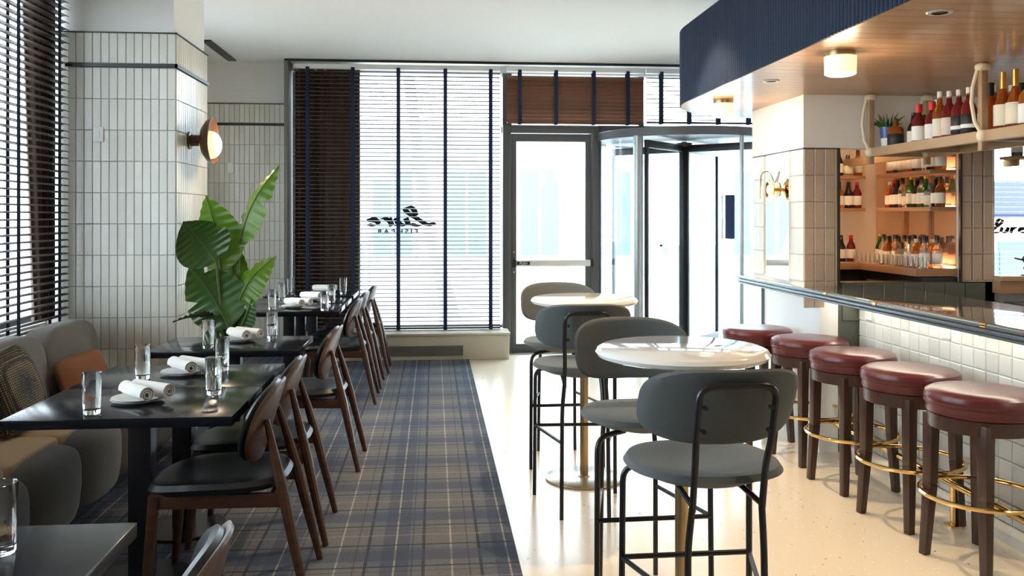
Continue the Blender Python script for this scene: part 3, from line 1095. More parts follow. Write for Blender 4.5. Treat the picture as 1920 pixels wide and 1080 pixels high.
# ------------------------------------------------------------------ potted plant
pl = thing('potted_plant', 'large leafy bird of paradise plant in a dark planter by the column', 'plant', (-1.334, 6.08, 0.012))
MB().lathe([(0, 0), (0.15, 0), (0.16, 0.01), (0.20, 0.40), (0.20, 0.42), (0.185, 0.42), (0.18, 0.385), (0, 0.38)], 36).build('planter', POT, pl)
MB().lathe([(0, 0.383), (0.179, 0.383), (0.178, 0.388), (0, 0.395)], 24).build('soil', SOIL, pl)


def leaf(base, tip, width, m, side=(1, 0, 0), sag=0.0, fold=0.25, notch=(), stem_from=(0, 0, 0.39), curl=0.0):
    """blade with a midrib valley; side = direction of its width; notch = [(t0, t1, side, depth)] tears"""
    def near(q):
        return Vector((q[0] * 0.92, q[1] * 0.92, 1.508 + (q[2] - 1.508) * 0.92))
    a, b = near(base), near(tip)
    width *= 1.15
    n = 36
    ax = (b - a)
    t = ax.normalized()
    sd = Vector(side)
    sd = (sd - t * sd.dot(t)).normalized()
    nm = t.cross(sd).normalized()
    rows = []
    for i in range(n + 1):
        u = i / n
        wv = (math.sin(PI * min(1, u * 1.02) ** 0.72)) ** 0.75 * width if 0 < u < 0.985 else 0.002
        wl = wr = max(wv, 0.002)
        for t0, t1, s, dp in notch:
            if t0 < u < t1:
                k = 1 - dp * (1 - abs((u - t0) / (t1 - t0)))
                if s < 0:
                    wl *= k
                else:
                    wr *= k
        c = a + ax * u + nm * (sag * math.sin(PI * u)) + nm * curl * u * u
        row = []
        for q in (-1, -0.66, -0.33, -0.04, 0, 0.04, 0.33, 0.66, 1):
            wq = wl if q < 0 else wr
            row.append(c + sd * (q * wq) + nm * (fold * abs(q) * wq + 0.006 * math.sin(u * 60) * abs(q) - (0.004 if q == 0 else 0)))
        rows.append(row)
    W = 9
    vs, fs = [], []
    for off in (0, -0.0016):
        for row in rows:
            vs += [p + nm * off for p in row]
    H = (n + 1) * W
    for i in range(n):
        for j in range(W - 1):
            q = i * W + j
            fs.append((q, q + 1, q + W + 1, q + W))
            fs.append((H + q, H + q + W, H + q + W + 1, H + q + 1))
    o = MB().add(vs, fs).build('leaf', m, pl, True, angle=70)
    P0 = Vector(stem_from)

    mid = (P0 + a) / 2 + Vector((0, 0, 0.05))
    path = [P0 * (1 - s) ** 2 + mid * 2 * s * (1 - s) + a * s * s for s in [k / 8 for k in range(9)]] + [a + ax * s for s in (0.2, 0.4, 0.6, 0.8)]
    path = [p_ + nm * (sag * math.sin(PI * s_) - 0.003 + curl * s_ * s_) if k >= 9 else p_ for k, (p_, s_) in enumerate(zip(path, [0] * 9 + [0.2, 0.4, 0.6, 0.8]))]
    MB().tube(path, [0.013] * 4 + [0.010] * 5 + [0.006, 0.005, 0.004, 0.002], 8).build('stem', STEM, o)


# coordinates relative to the planter base
leaf((-0.10, -0.02, 1.10), (-0.20, -0.04, 1.66), 0.155, LEAF, (1, -0.35, 0.1), sag=0.04, fold=0.22, notch=((0.42, 0.55, -1, 0.5),), stem_from=(-0.03, 0.0, 0.39))
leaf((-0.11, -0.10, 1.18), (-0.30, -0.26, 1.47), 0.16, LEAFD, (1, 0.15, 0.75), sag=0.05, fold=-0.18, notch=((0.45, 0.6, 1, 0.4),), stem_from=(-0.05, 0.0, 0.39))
leaf((0.03, 0.0, 1.30), (0.315, 0.02, 1.88), 0.105, LEAF, (0.75, -0.8, -0.35), sag=-0.05, fold=0.35, notch=((0.52, 0.62, 1, 0.75), (0.2, 0.28, -1, 0.5), (0.36, 0.44, -1, 0.55)), stem_from=(-0.02, 0.02, 0.39))
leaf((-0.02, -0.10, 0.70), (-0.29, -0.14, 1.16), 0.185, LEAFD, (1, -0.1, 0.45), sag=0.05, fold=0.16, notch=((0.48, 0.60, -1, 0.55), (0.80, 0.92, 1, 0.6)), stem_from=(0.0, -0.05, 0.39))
leaf((0.02, -0.04, 0.84), (0.30, -0.02, 1.215), 0.10, LEAF, (0.7, -0.6, -0.6), sag=-0.06, fold=0.3, notch=((0.58, 0.7, -1, 0.4),), stem_from=(0.03, -0.03, 0.39))
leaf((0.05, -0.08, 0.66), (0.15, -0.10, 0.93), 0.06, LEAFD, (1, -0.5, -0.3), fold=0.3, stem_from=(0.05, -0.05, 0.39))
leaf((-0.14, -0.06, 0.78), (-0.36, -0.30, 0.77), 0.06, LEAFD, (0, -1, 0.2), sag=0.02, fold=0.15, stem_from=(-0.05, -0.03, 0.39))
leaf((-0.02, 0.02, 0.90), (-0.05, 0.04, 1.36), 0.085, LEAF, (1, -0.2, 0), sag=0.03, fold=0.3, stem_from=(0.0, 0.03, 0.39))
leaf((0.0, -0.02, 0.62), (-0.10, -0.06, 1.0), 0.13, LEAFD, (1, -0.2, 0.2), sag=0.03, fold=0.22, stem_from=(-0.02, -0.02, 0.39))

# ------------------------------------------------------------------ wall sconce on the column side
sc = thing('wall_sconce', 'walnut dish wall sconce with a glowing globe on the column', 'lamp', (-1.708, 6.36, 2.05))
MB().lathe([(0, 0), (0.062, 0), (0.062, 0.008), (0.040, 0.012), (0.038, 0.095), (0, 0.1)], 32).build('wall_mount', WALNUT, sc).rotation_euler = (0, PI / 2, 0)
dd = MB().lathe([(0, 0.075), (0.05, 0.078), (0.10, 0.092), (0.145, 0.125), (0.165, 0.165), (0.161, 0.166), (0.138, 0.134), (0.09, 0.105), (0.0, 0.098)], 48).build('dish', WALNUT, sc)
dd.rotation_euler = (0, PI / 2, 0.0)
MB().soft((0.145, 0, -0.03), (0.075, 0.098, 0.098), 1, 1).build('globe', GLOBE, sc)
light('sconce_bulb', 'POINT', (-1.40, 6.36, 2.02), 6, WARM, size=0.06)

# ------------------------------------------------------------------ round high tables
def round_table(label, x, y):
    t = thing('pedestal_table', label, 'table', (x, y, 0), 0, 'round marble high tables')
    MB().lathe([(0, 1.012), (0.285, 1.012), (0.302, 1.018), (0.310, 1.031), (0.302, 1.044), (0.288, 1.05), (0, 1.05)], 72).build('tabletop', MARBLE, t)
    MB().lathe([(0, 0.998), (0.13, 0.998), (0.13, 1.012), (0, 1.012)], 32).build('mount_plate', BRASSD, t)
    MB().tube([(0, 0, 0.012), (0, 0, 1.0)], 0.024, 20).build('pole', BRASSD, t)
    MB().lathe([(0, 0), (0.222, 0), (0.225, 0.003), (0.225, 0.010), (0.222, 0.012), (0.035, 0.013), (0.03, 0.02), (0, 0.02)], 56).build('base', BASEMET, t)


round_table('round white marble high table nearest the camera', 0.889, 3.10)
round_table('round white marble high table farther back near the glass door', 0.868, 5.04)

# ------------------------------------------------------------------ grey counter chairs (front towards +y)
def make_counter_chair():
    t = thing('counter_chair', '', 'chair', (0, 0, 0), 0, 'grey upholstered counter chairs')

    def seat(a, b, h):
        rr = min(1, math.hypot(a / 0.245, b / 0.23))
        z = 0.735 + (h if h > 0 else h * 2.0 * max(0.0, 1 - rr ** 2.2)) - 0.012 * (1 - rr ** 2)
        return (a, b, z)
    MB().shell(0.245, 0.23, 2.35, 0.05, seat).build('seat', GREYFAB, t)

    def back(a, b, h):
        u = a / 0.25
        return (a * 0.985, -0.262 + 0.115 * abs(u) ** 2.1 - h - 0.05 * (b / 0.1), 0.965 + b)
    MB().shell(0.25, 0.121, 3.3, 0.036, back, 56).build('backrest', GREYFAB, t)
    y0 = -0.285
    lp = round_path([(-0.105, -0.235, 0.66), (-0.105, -0.262, 0.80), (-0.112, y0 - 0.005, 0.88), (-0.112, y0 - 0.045, 1.040), (0.112, y0 - 0.045, 1.040), (0.112, y0 - 0.005, 0.88), (0.105, -0.262, 0.80), (0.105, -0.235, 0.66)], 0.045)
    lp = [(x, y + 0.022 * (x / 0.105) ** 2 * 0, z) for x, y, z in lp]
    fr = MB().tube(lp, 0.0105, 10).build('back_frame', BLACK, t)
    for s in (-1, 1):
        for z in (0.93, 1.0):
            MB().lathe([(0, -0.006), (0.007, -0.006), (0.007, 0.006), (0, 0.006)], 10).build('screw', BLACK, fr, loc=(s * 0.096, y0 - 0.012 - (z - 0.88) * 0.25, z - 0.02)).rotation_euler = (PI / 2, 0, 0)
        MB().tube(round_path([(s * 0.105, -0.234, 0.67), (s * 0.115, -0.225, 0.55), (s * 0.12, -0.24, 0.0)], 0.05), 0.0105, 10).build('leg', BLACK, t)
        MB().tube(round_path([(s * 0.10, 0.10, 0.698), (s * 0.218, 0.155, 0.69), (s * 0.222, 0.165, 0.0)], 0.055), 0.0105, 10).build('leg', BLACK, t)
        MB().tube([(s * 0.105, -0.234, 0.675), (s * 0.09, 0.08, 0.695)], 0.009, 8).build('seat_rail', BLACK, t)
        MB().tube([(s * 0.117, -0.232, 0.38), (s * 0.221, 0.163, 0.38)], 0.0085, 8).build('side_stretcher', BLACK, t)
    MB().tube([(-0.222, 0.163, 0.38), (0.222, 0.163, 0.38)], 0.0095, 8).build('footrest', BLACK, t)
    return t


g0 = make_counter_chair()
index_children()
for i, (l, x, y, r) in enumerate((('grey counter chair in front of the near marble table, back to us', 0.85, 2.74, 0.02), ('grey counter chair behind the near marble table, facing us', 0.825, 3.42, PI + 0.03),
                                  ('grey counter chair in front of the far marble table, back to us', 0.765, 4.60, -0.03), ('grey counter chair behind the far marble table by the door', 0.80, 5.42, PI + 0.02))):
    if i == 0:
        g0.location, g0.rotation_euler, g0['label'] = (x, y, 0), (0, 0, r), l
    else:
        dup(g0, (x, y, 0), r, l)

# ------------------------------------------------------------------ bar stools
def make_stool():
    t = thing('bar_stool', '', 'stool', (0, 0, 0), 0, 'oxblood leather bar stools')
    MB().lathe([(0, 0.655), (0.215, 0.655), (0.226, 0.662), (0.228, 0.700), (0.232, 0.706), (0.234, 0.728), (0.228, 0.746), (0.208, 0.757), (0.15, 0.762), (0, 0.762)], 56).build('cushion', OXBLOOD, t)
    MB().tube([(0.2295 * math.cos(a), 0.2295 * math.sin(a), 0.703) for a in [2 * PI * k / 48 for k in range(48)]], 0.004, 6, True).build('piping', OXBLOOD, t)
    MB().lathe([(0, 0.59), (0.20, 0.59), (0.218, 0.594), (0.220, 0.655), (0, 0.655)], 48).build('apron', DARKWOOD, t)
    for k in range(4):
        a = PI / 4 + PI / 2 * k
        c, s = math.cos(a), math.sin(a)
        mb = MB()
        mb.bar((0.20 * c, 0.20 * s, 0.64), (0.205 * c, 0.205 * s, 0.32), 0.052, 0.046)
        mb.bar((0.205 * c, 0.205 * s, 0.32), (0.228 * c, 0.228 * s, 0.0), 0.046, 0.036)
        lg = mb.build('leg', DARKWOOD, t, True, 0.004)
        MB().soft((0.237 * c, 0.237 * s, 0.30), (0.007, 0.007, 0.007), 1, 1, 8, 10).build('screw', BRASS, lg)
    MB().tube([(0.25 * math.cos(q), 0.25 * math.sin(q), 0.30) for q in [2 * PI * k / 64 for k in range(64)]], 0.0105, 10, True).build('foot_ring', BRASS, t)
    return t


s0 = make_stool()
index_children()
for i, (l, x, y, r) in enumerate((('oxblood bar stool nearest the camera', 2.40, 3.67, 0.28), ('oxblood bar stool second from the camera', 2.38, 4.22, 0.26), ('oxblood bar stool in the middle of the row', 2.355, 4.78, 0.15),
                                  ('oxblood bar stool fourth from the camera', 2.345, 5.33, 0.2), ('oxblood bar stool farthest away, at the end of the bar', 2.205, 5.85, 0.2))):
    if i == 0:
        s0.location, s0.rotation_euler, s0['label'] = (x, y, 0), (0, 0, r), l
    else:
        dup(s0, (x, y, 0), r, l)

# ------------------------------------------------------------------ bar counter
bc = thing('bar_counter', 'long bar counter with stone top and square pale tiles', 'counter', (0, 0, 0))
MB().prism([(2.318, 2.0), (2.93, 2.0), (2.93, 5.44), (2.355, 5.44), (2.355, 6.57), (2.318, 6.57)], 1.045, 1.07).build('countertop', STONE, bc, True, 0.003)
for r_, z, x in ((0.011, 1.058, 2.316), (0.010, 1.034, 2.322), (0.008, 1.014, 2.332)):
    MB().tube([(x, 2.0, z), (x, 6.57, z)], r_, 10).build('edge_rail', EDGEMET, bc)
MB().box(2.33, 2.93, 2.0, 5.44, 1.02, 1.045).box(2.33, 2.355, 5.44, 6.55, 1.01, 1.045).build('sub_top', DARKST, bc, False)
for y in (4.42, 3.5, 5.0):
    MB().tube([(2.314, y, 1.058), (2.314, y + 0.035, 1.058)], 0.0125, 12).build('rail_joint', BRASS, bc)
MB().box(2.735, 2.93, 2.0, 5.44, 0, 1.02).build('body', BARGROUT, bc, False)
BT = tile_mesh('square_tile', 0.0955, 0.0955, 0.012, BARTILE, 0.004)
tiles(bc, BT, [(2.735, 5.435 - 0.1 * (i + .5), 0.06 + 0.1 * (j + .5) - 0.008) for i in range(29) for j in range(10)], LEFTF, 0.012)
MB().box(2.645, 2.735, 2.0, 5.44, 0, 0.05).build('kerb', mat('pale_kerb', (0.72, 0.68, 0.60), 0.5), bc, True, 0.003)
MB().box(2.60, 2.63, 2.0, 5.42, 1.008, 1.02).build('light_strip', LEDM, bc, False)
fr = MB().tube([(2.54, 2.0, 0.205), (2.54, 5.40, 0.205)], 0.019, 14).build('foot_rail', BRASS, bc)
for y in (2.6, 4.11, 5.25):
    MB().tube([(2.54, y, 0.20), (2.54, y, 0.0)], 0.014, 12).lathe([(0, 0), (0.042, 0), (0.042, 0.008), (0.02, 0.012), (0, 0.012)], 20, (2.54, y, 0)).build('rail_post', BRASS, fr)


hk = thing('coat_hook', '', 'hook', (2.72, 0, 0), 0, 'double hooks under the counter')
hb = MB().box(-0.005, 0, -0.008, 0.008, -0.02, 0.025).build('plate', BRASSD, hk)
for s in (-1, 1):
    MB().tube([(-0.004, 0, -0.005), (-0.015, s * 0.015, -0.025), (-0.03, s * 0.035, -0.028), (-0.038, s * 0.045, -0.008)], 0.0035, 8).build('prong', BRASSD, hk)
index_children()
for i, (y, l) in enumerate(((4.10, 'small double hook under the counter nearest the camera'), (4.83, 'small double hook under the middle of the counter'), (5.40, 'small double hook under the counter by the white pillar'))):
    if i == 0:
        hk.location, hk['label'] = (2.722, y, 0.955), l
    else:
        dup(hk, (2.722, y, 0.955), 0, l)
for y, l in ((4.46, 'white double outlet in the bar tiles, nearer one'), (5.30, 'white double outlet in the bar tiles beside the pillar')):
    t = thing('power_outlet', l, 'outlet', (2.721, y, 0.915))
    MB().box(-0.006, 0, -0.036, 0.036, -0.045, 0.045).build('cover_plate', WHITEPL, t, True, 0.002)
    for s in (-1, 1):
        MB().box(-0.0075, -0.005, s * 0.017 - 0.012, s * 0.017 + 0.012, -0.03, 0.03).build('socket', mat('socket_grey', (0.55, 0.55, 0.53), 0.5) if 'socket_grey' not in MATS else MATS['socket_grey'], t, True, 0.001)

# ------------------------------------------------------------------ bar end wall: pillar, niche, window
bw = thing('wall_bar', 'end wall of the bar with tiled pillars and a lit niche', None, (0, 0, 0), kind='structure')
MB().box(2.372, 2.59, 5.462, 6.353, 1.0, 1.95).build('pillar_core', BARGROUT, bw, False)
MB().box(2.36, 2.60, 5.45, 6.36, 1.957, 2.30).box(2.60, 3.66, 5.45, 5.60, 1.957, 2.30).build('upper_plaster', PLASTER, bw, False)
MB().box(2.465, 2.59, 5.45, 6.353, 0, 1.02).build('lower_plaster', WHITEPL, bw, False)
MB().box(2.59, 3.66, 5.462, 5.60, 0, 1.09).build('knee_wall', GREENPAN, bw, False)
MB().box(2.59, 3.66, 6.56, 6.70, 0, 2.30).box(2.59, 2.605, 5.60, 6.56, 0, 2.30).box(3.42, 3.66, 5.462, 6.56, 0, 1.957).box(2.605, 3.66, 5.60, 6.56, 2.17, 2.30).build('niche_lining', NICHE, bw, False)
PT = tile_mesh('pillar_tile', 0.0655, 0.1675, 0.012, SHADETILE)
PTW = tile_mesh('pillar_side_tile', 0.0655, 0.1675, 0.012, TILE)
tiles(bw, PT, [(2.365 + 0.0685 * (i + .5), 5.462, 1.0 + 0.1705 * (j + .5) + 0.1 - 0.1705) for i in range(3) for j in range(6)], FRONT)
tiles(bw, PT, [(3.425 + 0.0745 * (i + .5), 5.462, 1.1 + 0.1705 * (j + .5)) for i in range(3) for j in range(5)], FRONT)
GT = tile_mesh('sage_tile', 0.135, 0.24, 0.012, GREENPAN)
tiles(bw, GT, [(2.62 + 0.139 * (i + .5), 5.462, 0.965) for i in range(7)], FRONT)
tiles(bw, PTW, [(2.372, 6.345 - 0.0685 * (i + .5), 1.1 + 0.1705 * (j + .5)) for i in range(13) for j in range(5) if not (2 < i < 10)], LEFTF)
MB().prism([(2.350, 5.66), (2.374, 5.66), (2.374, 6.14), (2.371, 6.14)], 1.09, 1.948).build('mirror_panel', MIRROR, bw, False)
MB().box(2.355, 2.60, 5.445, 6.36, 1.950, 1.957).box(2.588, 2.60, 5.44, 5.462, 1.05, 1.957).box(3.412, 3.424, 5.44, 5.462, 1.09, 1.957).build('trim_strip', DARKST, bw, False)
# shelves in the niche
for z, nm in ((1.555, 'lower'), (1.800, 'upper')):
    MB().box(3.24, 3.42, 5.50, 6.20, z, z + 0.025).build('shelf', SHELFWOOD, bw, True, 0.002)
    MB().box(2.61, 3.26, 6.40, 6.56, z, z + 0.025).build('shelf', SHELFWOOD, bw, True, 0.002)
    MB().box(3.385, 3.415, 5.52, 6.18, z + 0.028, z + 0.034).build('light_strip', LEDW, bw, False)
    MB().box(2.63, 3.1, 6.53, 6.555, z + 0.028, z + 0.034).build('light_strip', LEDW, bw, False)
MB().box(3.13, 3.42, 5.48, 6.56, 1.125, 1.175).box(2.61, 3.13, 6.25, 6.56, 1.125, 1.175).build('back_counter', SHELFWOOD, bw, True, 0.003)
MB().box(3.385, 3.415, 5.52, 6.38, 1.178, 1.186).box(2.63, 3.1, 6.53, 6.555, 1.178, 1.186).build('light_strip', LEDW, bw, False)
MB().box(3.18, 3.42, 5.48, 6.56, 0.2, 1.12).box(2.61, 3.18, 6.30, 6.56, 0.2, 1.12).build('under_cabinet', DARKST, bw, False)
MB().box(3.16, 3.18, 5.62, 6.2, 0.75, 1.06).build('drawer_front', mat('dark_taupe', (0.13, 0.10, 0.08), 0.4), bw, True, 0.003)
MB().box(3.415, 3.419, 5.5, 6.54, 1.18, 2.1).build('mirror_back', mat('smoked_mirror', (0.75, 0.52, 0.36), 0.08, metal=0.85), bw, False)
for y in (5.78, 6.10):
    MB().box(3.395, 3.414, y, y + 0.03, 1.18, 1.95).build('upright', SHELFWOOD, bw, False)
light('niche_glow', 'POINT', (2.95, 6.0, 2.08), 2, (1.0, 0.66, 0.38), size=0.05)
light('niche_glow', 'POINT', (2.95, 6.05, 1.45), 2, (1.0, 0.66, 0.38), size=0.05)

# window beyond the second pillar, standing in for a mirror and its reflection
p = thing('mirror_window', 'window standing in for a mirror view right of the bottle niche', None, (0, 0, 0), kind='structure')
MB().box(3.66, 5.2, 5.50, 5.65, 0, 1.10).box(3.66, 5.2, 5.50, 5.65, 2.02, 3.18).box(4.9, 5.2, 5.50, 5.65, 1.1, 2.02).build('surround', PLASTER, p, False)
MB().box(3.66, 4.9, 5.57, 5.58, 1.12, 2.02).build('pane', PANE, p, False)
MB().box(3.645, 5.0, 5.36, 5.57, 1.10, 1.13).build('sill', RACKWOOD, p, True, 0.003)
MB().box(3.645, 5.0, 5.38, 5.50, 1.02, 1.10).build('apron', SHELFWOOD, p, False)
SL2 = slat_mesh('white_slat', 1.2, 0.03, WHITEPL, 0.002, 0.002)
vb = thing('venetian_blind', 'reflected white slatted blind built as slats right of the bottles', 'blind', (4.27, 5.545, 0))  # blind of the mirror view, modelled as real slats
for k in range(26):
    put('slat', SL2, vb, (0, 0, 1.15 + k * 0.033))
MB().box(-0.6, 0.6, -0.018, 0.018, 1.985, 2.015).build('head_rail', WHITEPL, vb, False)
bb = thing('back_bar_cabinet', 'dark back bar cabinet under the right window', 'cabinet', (0, 0, 0))
MB().box(3.67, 5.18, 4.98, 5.36, 0.0, 0.94).build('body', BLACK, bb, False)
MB().box(3.66, 5.19, 4.95, 5.37, 0.94, 0.97).build('worktop', mat('steel_worktop', (0.55, 0.55, 0.56), 0.25, metal=0.9), bb, True, 0.003)
for k in range(3):
    dr = MB().box(3.69 + 0.5 * k, 4.17 + 0.5 * k, 4.96, 4.98, 0.1, 0.90).build('door', DARKST, bb, True, 0.004)
    MB().tube([(3.75 + 0.5 * k, 4.945, 0.84), (4.1 + 0.5 * k, 4.945, 0.84)], 0.007, 8).build('handle', ALU, dr)
lm = thing('angled_device', 'small black angled device on the window sill', 'lamp', (3.87, 5.44, 1.13))  # unidentified black device, built with a stand and tilted head
MB().lathe([(0, 0), (0.035, 0), (0.035, 0.008), (0, 0.012)], 24).build('base', BLACK, lm)
MB().tube([(0, 0, 0.005), (-0.02, 0, 0.05), (0.0, 0, 0.085)], 0.006, 8).build('arm', BLACK, lm)
MB().soft((0, 0, 0), (0.075, 0.03, 0.026), 0.7, 0.8, 12, 20).build('head', BLACK, lm, loc=(0.03, 0, 0.075)).rotation_euler = (0, 0.75, 0)
MB().tube([(-0.02, 0, 0.10), (-0.085, 0, 0.115)], 0.006, 8).build('lever', BLACK, lm)

ws = thing('wall_shelf', 'small wooden shelf of bottles across the top of the right window', 'shelf', (0, 0, 0))
MB().box(3.68, 4.95, 5.30, 5.44, 1.885, 1.905).build('board', SHELFWOOD, ws, True, 0.003)
for x in (3.72, 4.3, 4.9):
    MB().box(x - 0.01, x + 0.01, 5.31, 5.45, 1.84, 1.885).build('bracket', BRASSD, ws, True, 0.003)

# sconce on the mirror panel
sc = thing('wall_sconce', 'small brass sconce on the mirror of the white pillar', 'lamp', (2.360, 5.86, 1.70))
MB().lathe([(0, 0), (0.05, 0), (0.05, 0.008), (0, 0.012)], 28).build('back_plate', BRASS, sc).rotation_euler = (0, -PI / 2, 0)
MB().tube([(-0.01, 0, 0), (-0.04, 0, 0)], 0.012, 10).build('arm', BRASS, sc)
MB().lathe([(0, 0.035), (0.03, 0.038), (0.072, 0.055), (0.078, 0.062), (0.07, 0.060), (0.028, 0.045), (0, 0.043)], 28).build('dish', BRASS, sc).rotation_euler = (0, -PI / 2, 0)
MB().soft((-0.06, 0, 0), (0.022, 0.036, 0.036), 1, 1).build('globe', GLOBE, sc)
MB().tube(round_path([(-0.002, 0.07, 0.05), (-0.03, 0.07, 0.13), (-0.06, 0.16, 0.13), (-0.05, 0.20, 0.05), (-0.05, 0.20, -0.06)], 0.06), 0.0045, 8).build('reflected_hook', BRASSD, sc)  # reflection of a gooseneck hook in the mirror, built as a solid tube

# ------------------------------------------------------------------ soffit over the bar
sf = thing('soffit', 'navy fluted soffit with a wooden underside over the bar', None, (0, 0, 0), kind='structure')
SX, SR, SY = 1.72, 0.95, 6.83
ccx, ccy = SX + SR, SY - SR
outline = [(SX, -0.5)] + [(SX, ccy)] + arc(ccx, ccy, SR, PI, PI / 2, 18)[1:] + [(3.66, SY), (3.66, 5.66), (5.19, 5.66), (5.19, -0.5)]
MB().prism(outline[::-1], 2.312, 2.82).build('core', mat('navy_core', (0.012, 0.022, 0.05), 0.7), sf, False)
MB().box(2.2, 3.6, -0.4, 6.2, 2.82, 3.18).build('hanger', CEIL, sf, False)
y = -0.5
pw = 0.105
while y < SY - 0.01:
    y1 = min(y + pw, SY)
    if y1 <= ccy:
        xa = xb = SX
    else:
        q = lambda yy: ccx - math.sqrt(max(0, SR ** 2 - max(0, yy - ccy) ** 2))
        xa, xb = q(y), q(y1 - 0.0005)
    xr = 5.19 if y1 <= 5.66 else 3.66
    z0, z1 = 2.298, 2.312
    MB().prism([(xa, y + 0.0015), (xr, y + 0.0015), (xr, y1 - 0.0015), (xb, y1 - 0.0015)], z0, z1).build('plank', SOFFWOOD, sf, False)
    y += pw
# fluted fascia: half round slats
FM = MB()
hp = 0.260
FM.add([(0.0165 * math.cos(a) * 0.62, 0.0155 * math.sin(a), z) for z in (-hp, hp) for a in [PI / 2 + PI * k / 6 for k in range(7)]],
       [(k, k + 1, 8 + k, 7 + k) for k in range(6)] + [tuple(range(6, -1, -1)), tuple(range(7, 14)), (6, 0, 7, 13)])
FMe = FM.mesh('slat', NAVY, angle=50)
path = []
yy = ccy
while yy > 1.7:
    path.append((SX, yy, 0.0))
    yy -= 0.033
na = 45
for k in range(1, na + 1):
    a = PI - (PI / 2) * k / na
    path.append((ccx + SR * math.cos(a), ccy + SR * math.sin(a), a - PI))
xx = ccx + 0.033
while xx < 3.6:
    path.append((xx, SY, -PI / 2))
    xx += 0.033
for x, y, a in path:
    o = put('slat', FMe, sf, (x, y, 2.560))
    o.rotation_euler = (0, 0, a)

dl = thing('ceiling_light', '', 'lamp', (0, 0, 2.298), 0, 'ribbed glass drum lights')
MB().lathe([(0, -0.022), (0.066, -0.022), (0.066, 0), (0, 0)], 32).build('canopy', BRASSD, dl)
MB().lathe([(0, -0.115), (0.055, -0.113), (0.072, -0.105), (0.074, -0.022), (0, -0.022)], 64, rib=0.035).build('shade', DRUMGL, dl)
index_children()
for i, (x, y, l) in enumerate(((1.922, 4.02, 'ribbed glass drum light under the soffit, nearer the camera'), (1.944, 5.78, 'ribbed glass drum light at the far rounded end of the soffit'))):
    if i == 0:
        dl.location, dl['label'] = (x, y, 2.298), l
    else:
        dup(dl, (x, y, 2.298), 0, l)
    light('drum_bulb', 'POINT', (x, y, 2.13), 7, WARM, size=0.06)
for x, y, l in ((1.923, 3.20, 'recessed downlight in the soffit, nearer one with chrome rim'), (1.936, 4.915, 'small recessed downlight between the two drum lights')):
    t = thing('downlight', l, 'lamp', (x, y, 2.298))
    MB().lathe([(0.030, -0.004), (0.045, -0.006), (0.048, 0), (0.030, 0.0)], 32).build('rim', ALU, t)
    MB().lathe([(0, -0.001), (0.032, -0.001), (0.032, 0), (0, 0)], 24).build('baffle', BLACK, t)

# ------------------------------------------------------------------ hanging bottle rack
rk = thing('bottle_rack', 'wooden bottle rack hung by posts and straps above the bar', 'shelf', (0, 0, 0))
RZ = 1.94
MB().box(2.755, 2.79, 2.4, 5.42, RZ - 0.045, RZ + 0.012).build('front_rail', RACKWOOD, rk, True, 0.006)
MB().box(3.13, 3.165, 2.4, 6.5, RZ - 0.045, RZ + 0.012).build('back_rail', RACKWOOD, rk, True, 0.006)
MB().box(2.79, 3.13, 5.385, 5.42, RZ - 0.04, RZ + 0.01).build('end_rail', RACKWOOD, rk, True, 0.006)
MB().box(2.79, 3.13, 2.4, 5.385, RZ - 0.012, RZ - 0.004).build('glass_shelf', PANE, rk, False)
for y in (2.6, 3.4, 4.2, 5.0):
    MB().box(2.79, 3.13, y, y + 0.03, RZ - 0.04, RZ - 0.012).build('cross_rail', RACKWOOD, rk, False)
for y in (4.23, 5.38, 3.0):
    for x in (2.772, 3.148):
        po = MB().box(x - 0.017, x + 0.017, y - 0.017, y + 0.017, RZ - 0.09, 2.298).build('post', RACKWOOD, rk, True, 0.004)
        MB().soft((x, y, 2.275), (0.036, 0.034, 0.020), 0.7, 0.7, 10, 16).build('knot', STRAP, po)
        MB().tube([(x - 0.02, y + 0.01, 2.27), (x - 0.034, y + 0.03, 2.18), (x - 0.038, y + 0.035, 2.10), (x - 0.03, y + 0.02, 2.0), (x - 0.018, y - 0.005, 1.95), (x - 0.012, y - 0.022, 1.92)], 0.010, 8).build('strap', STRAP, po)
        MB().soft((x - 0.012, y - 0.02, 1.925), (0.03, 0.028, 0.030), 0.8, 0.8, 10, 16).build('strap_end', STRAP, po)

# ------------------------------------------------------------------ bottles
def bottle_proto(h, r, body, cap, lab, shape='round', lab2=None, cap_h=0.045, cap_r=0.014):
    e = thing('bottle', '', 'bottle', (0, 0, 0))
    sh = {'round': [(r * .9, 0), (r, .008), (r, h * .58), (r * .80, h * .66), (.015, h * .76), (.013, h * .97), (0.0, h * .97)],
          'wine': [(r * .9, 0), (r, .008), (r, h * .52), (r * .85, h * .60), (.017, h * .74), (.013, h * .97), (0, h * .97)],
          'squat': [(r * .92, 0), (r, .01), (r, h * .62), (r * .85, h * .70), (.018, h * .74), (.016, h * .96), (0, h * .96)],
          'cognac': [(r * .85, 0), (r, .01), (r * .98, h * .45), (r * .6, h * .60), (.014, h * .72), (.012, h * .97), (0, h * .97)]}[shape]
    seg = 20
    MB().lathe([(0, 0.002)] + sh, seg).build('glass_body', body, e, angle=60)
    if lab:
        a, b = (0.12, 0.46) if shape != 'squat' else (0.10, 0.48)
        MB().lathe([(r * 1.002, h * a), (r * 1.02, h * a + .001), (r * 1.02, h * b), (r * 1.002, h * b + .001)], seg).build('label', lab, e, angle=60)
        if lab2:
            MB().lathe([(r * 1.022, h * .2), (r * 1.03, h * .2 + .001), (r * 1.03, h * .27), (r * 1.022, h * .27 + .001)], seg).build('label_band', lab2, e, angle=60)
    MB().lathe([(0, h - cap_h), (cap_r, h - cap_h), (cap_r, h - .002), (cap_r * .85, h), (0, h)], 14).build('cap', cap, e)
    return e


PROTO = {}


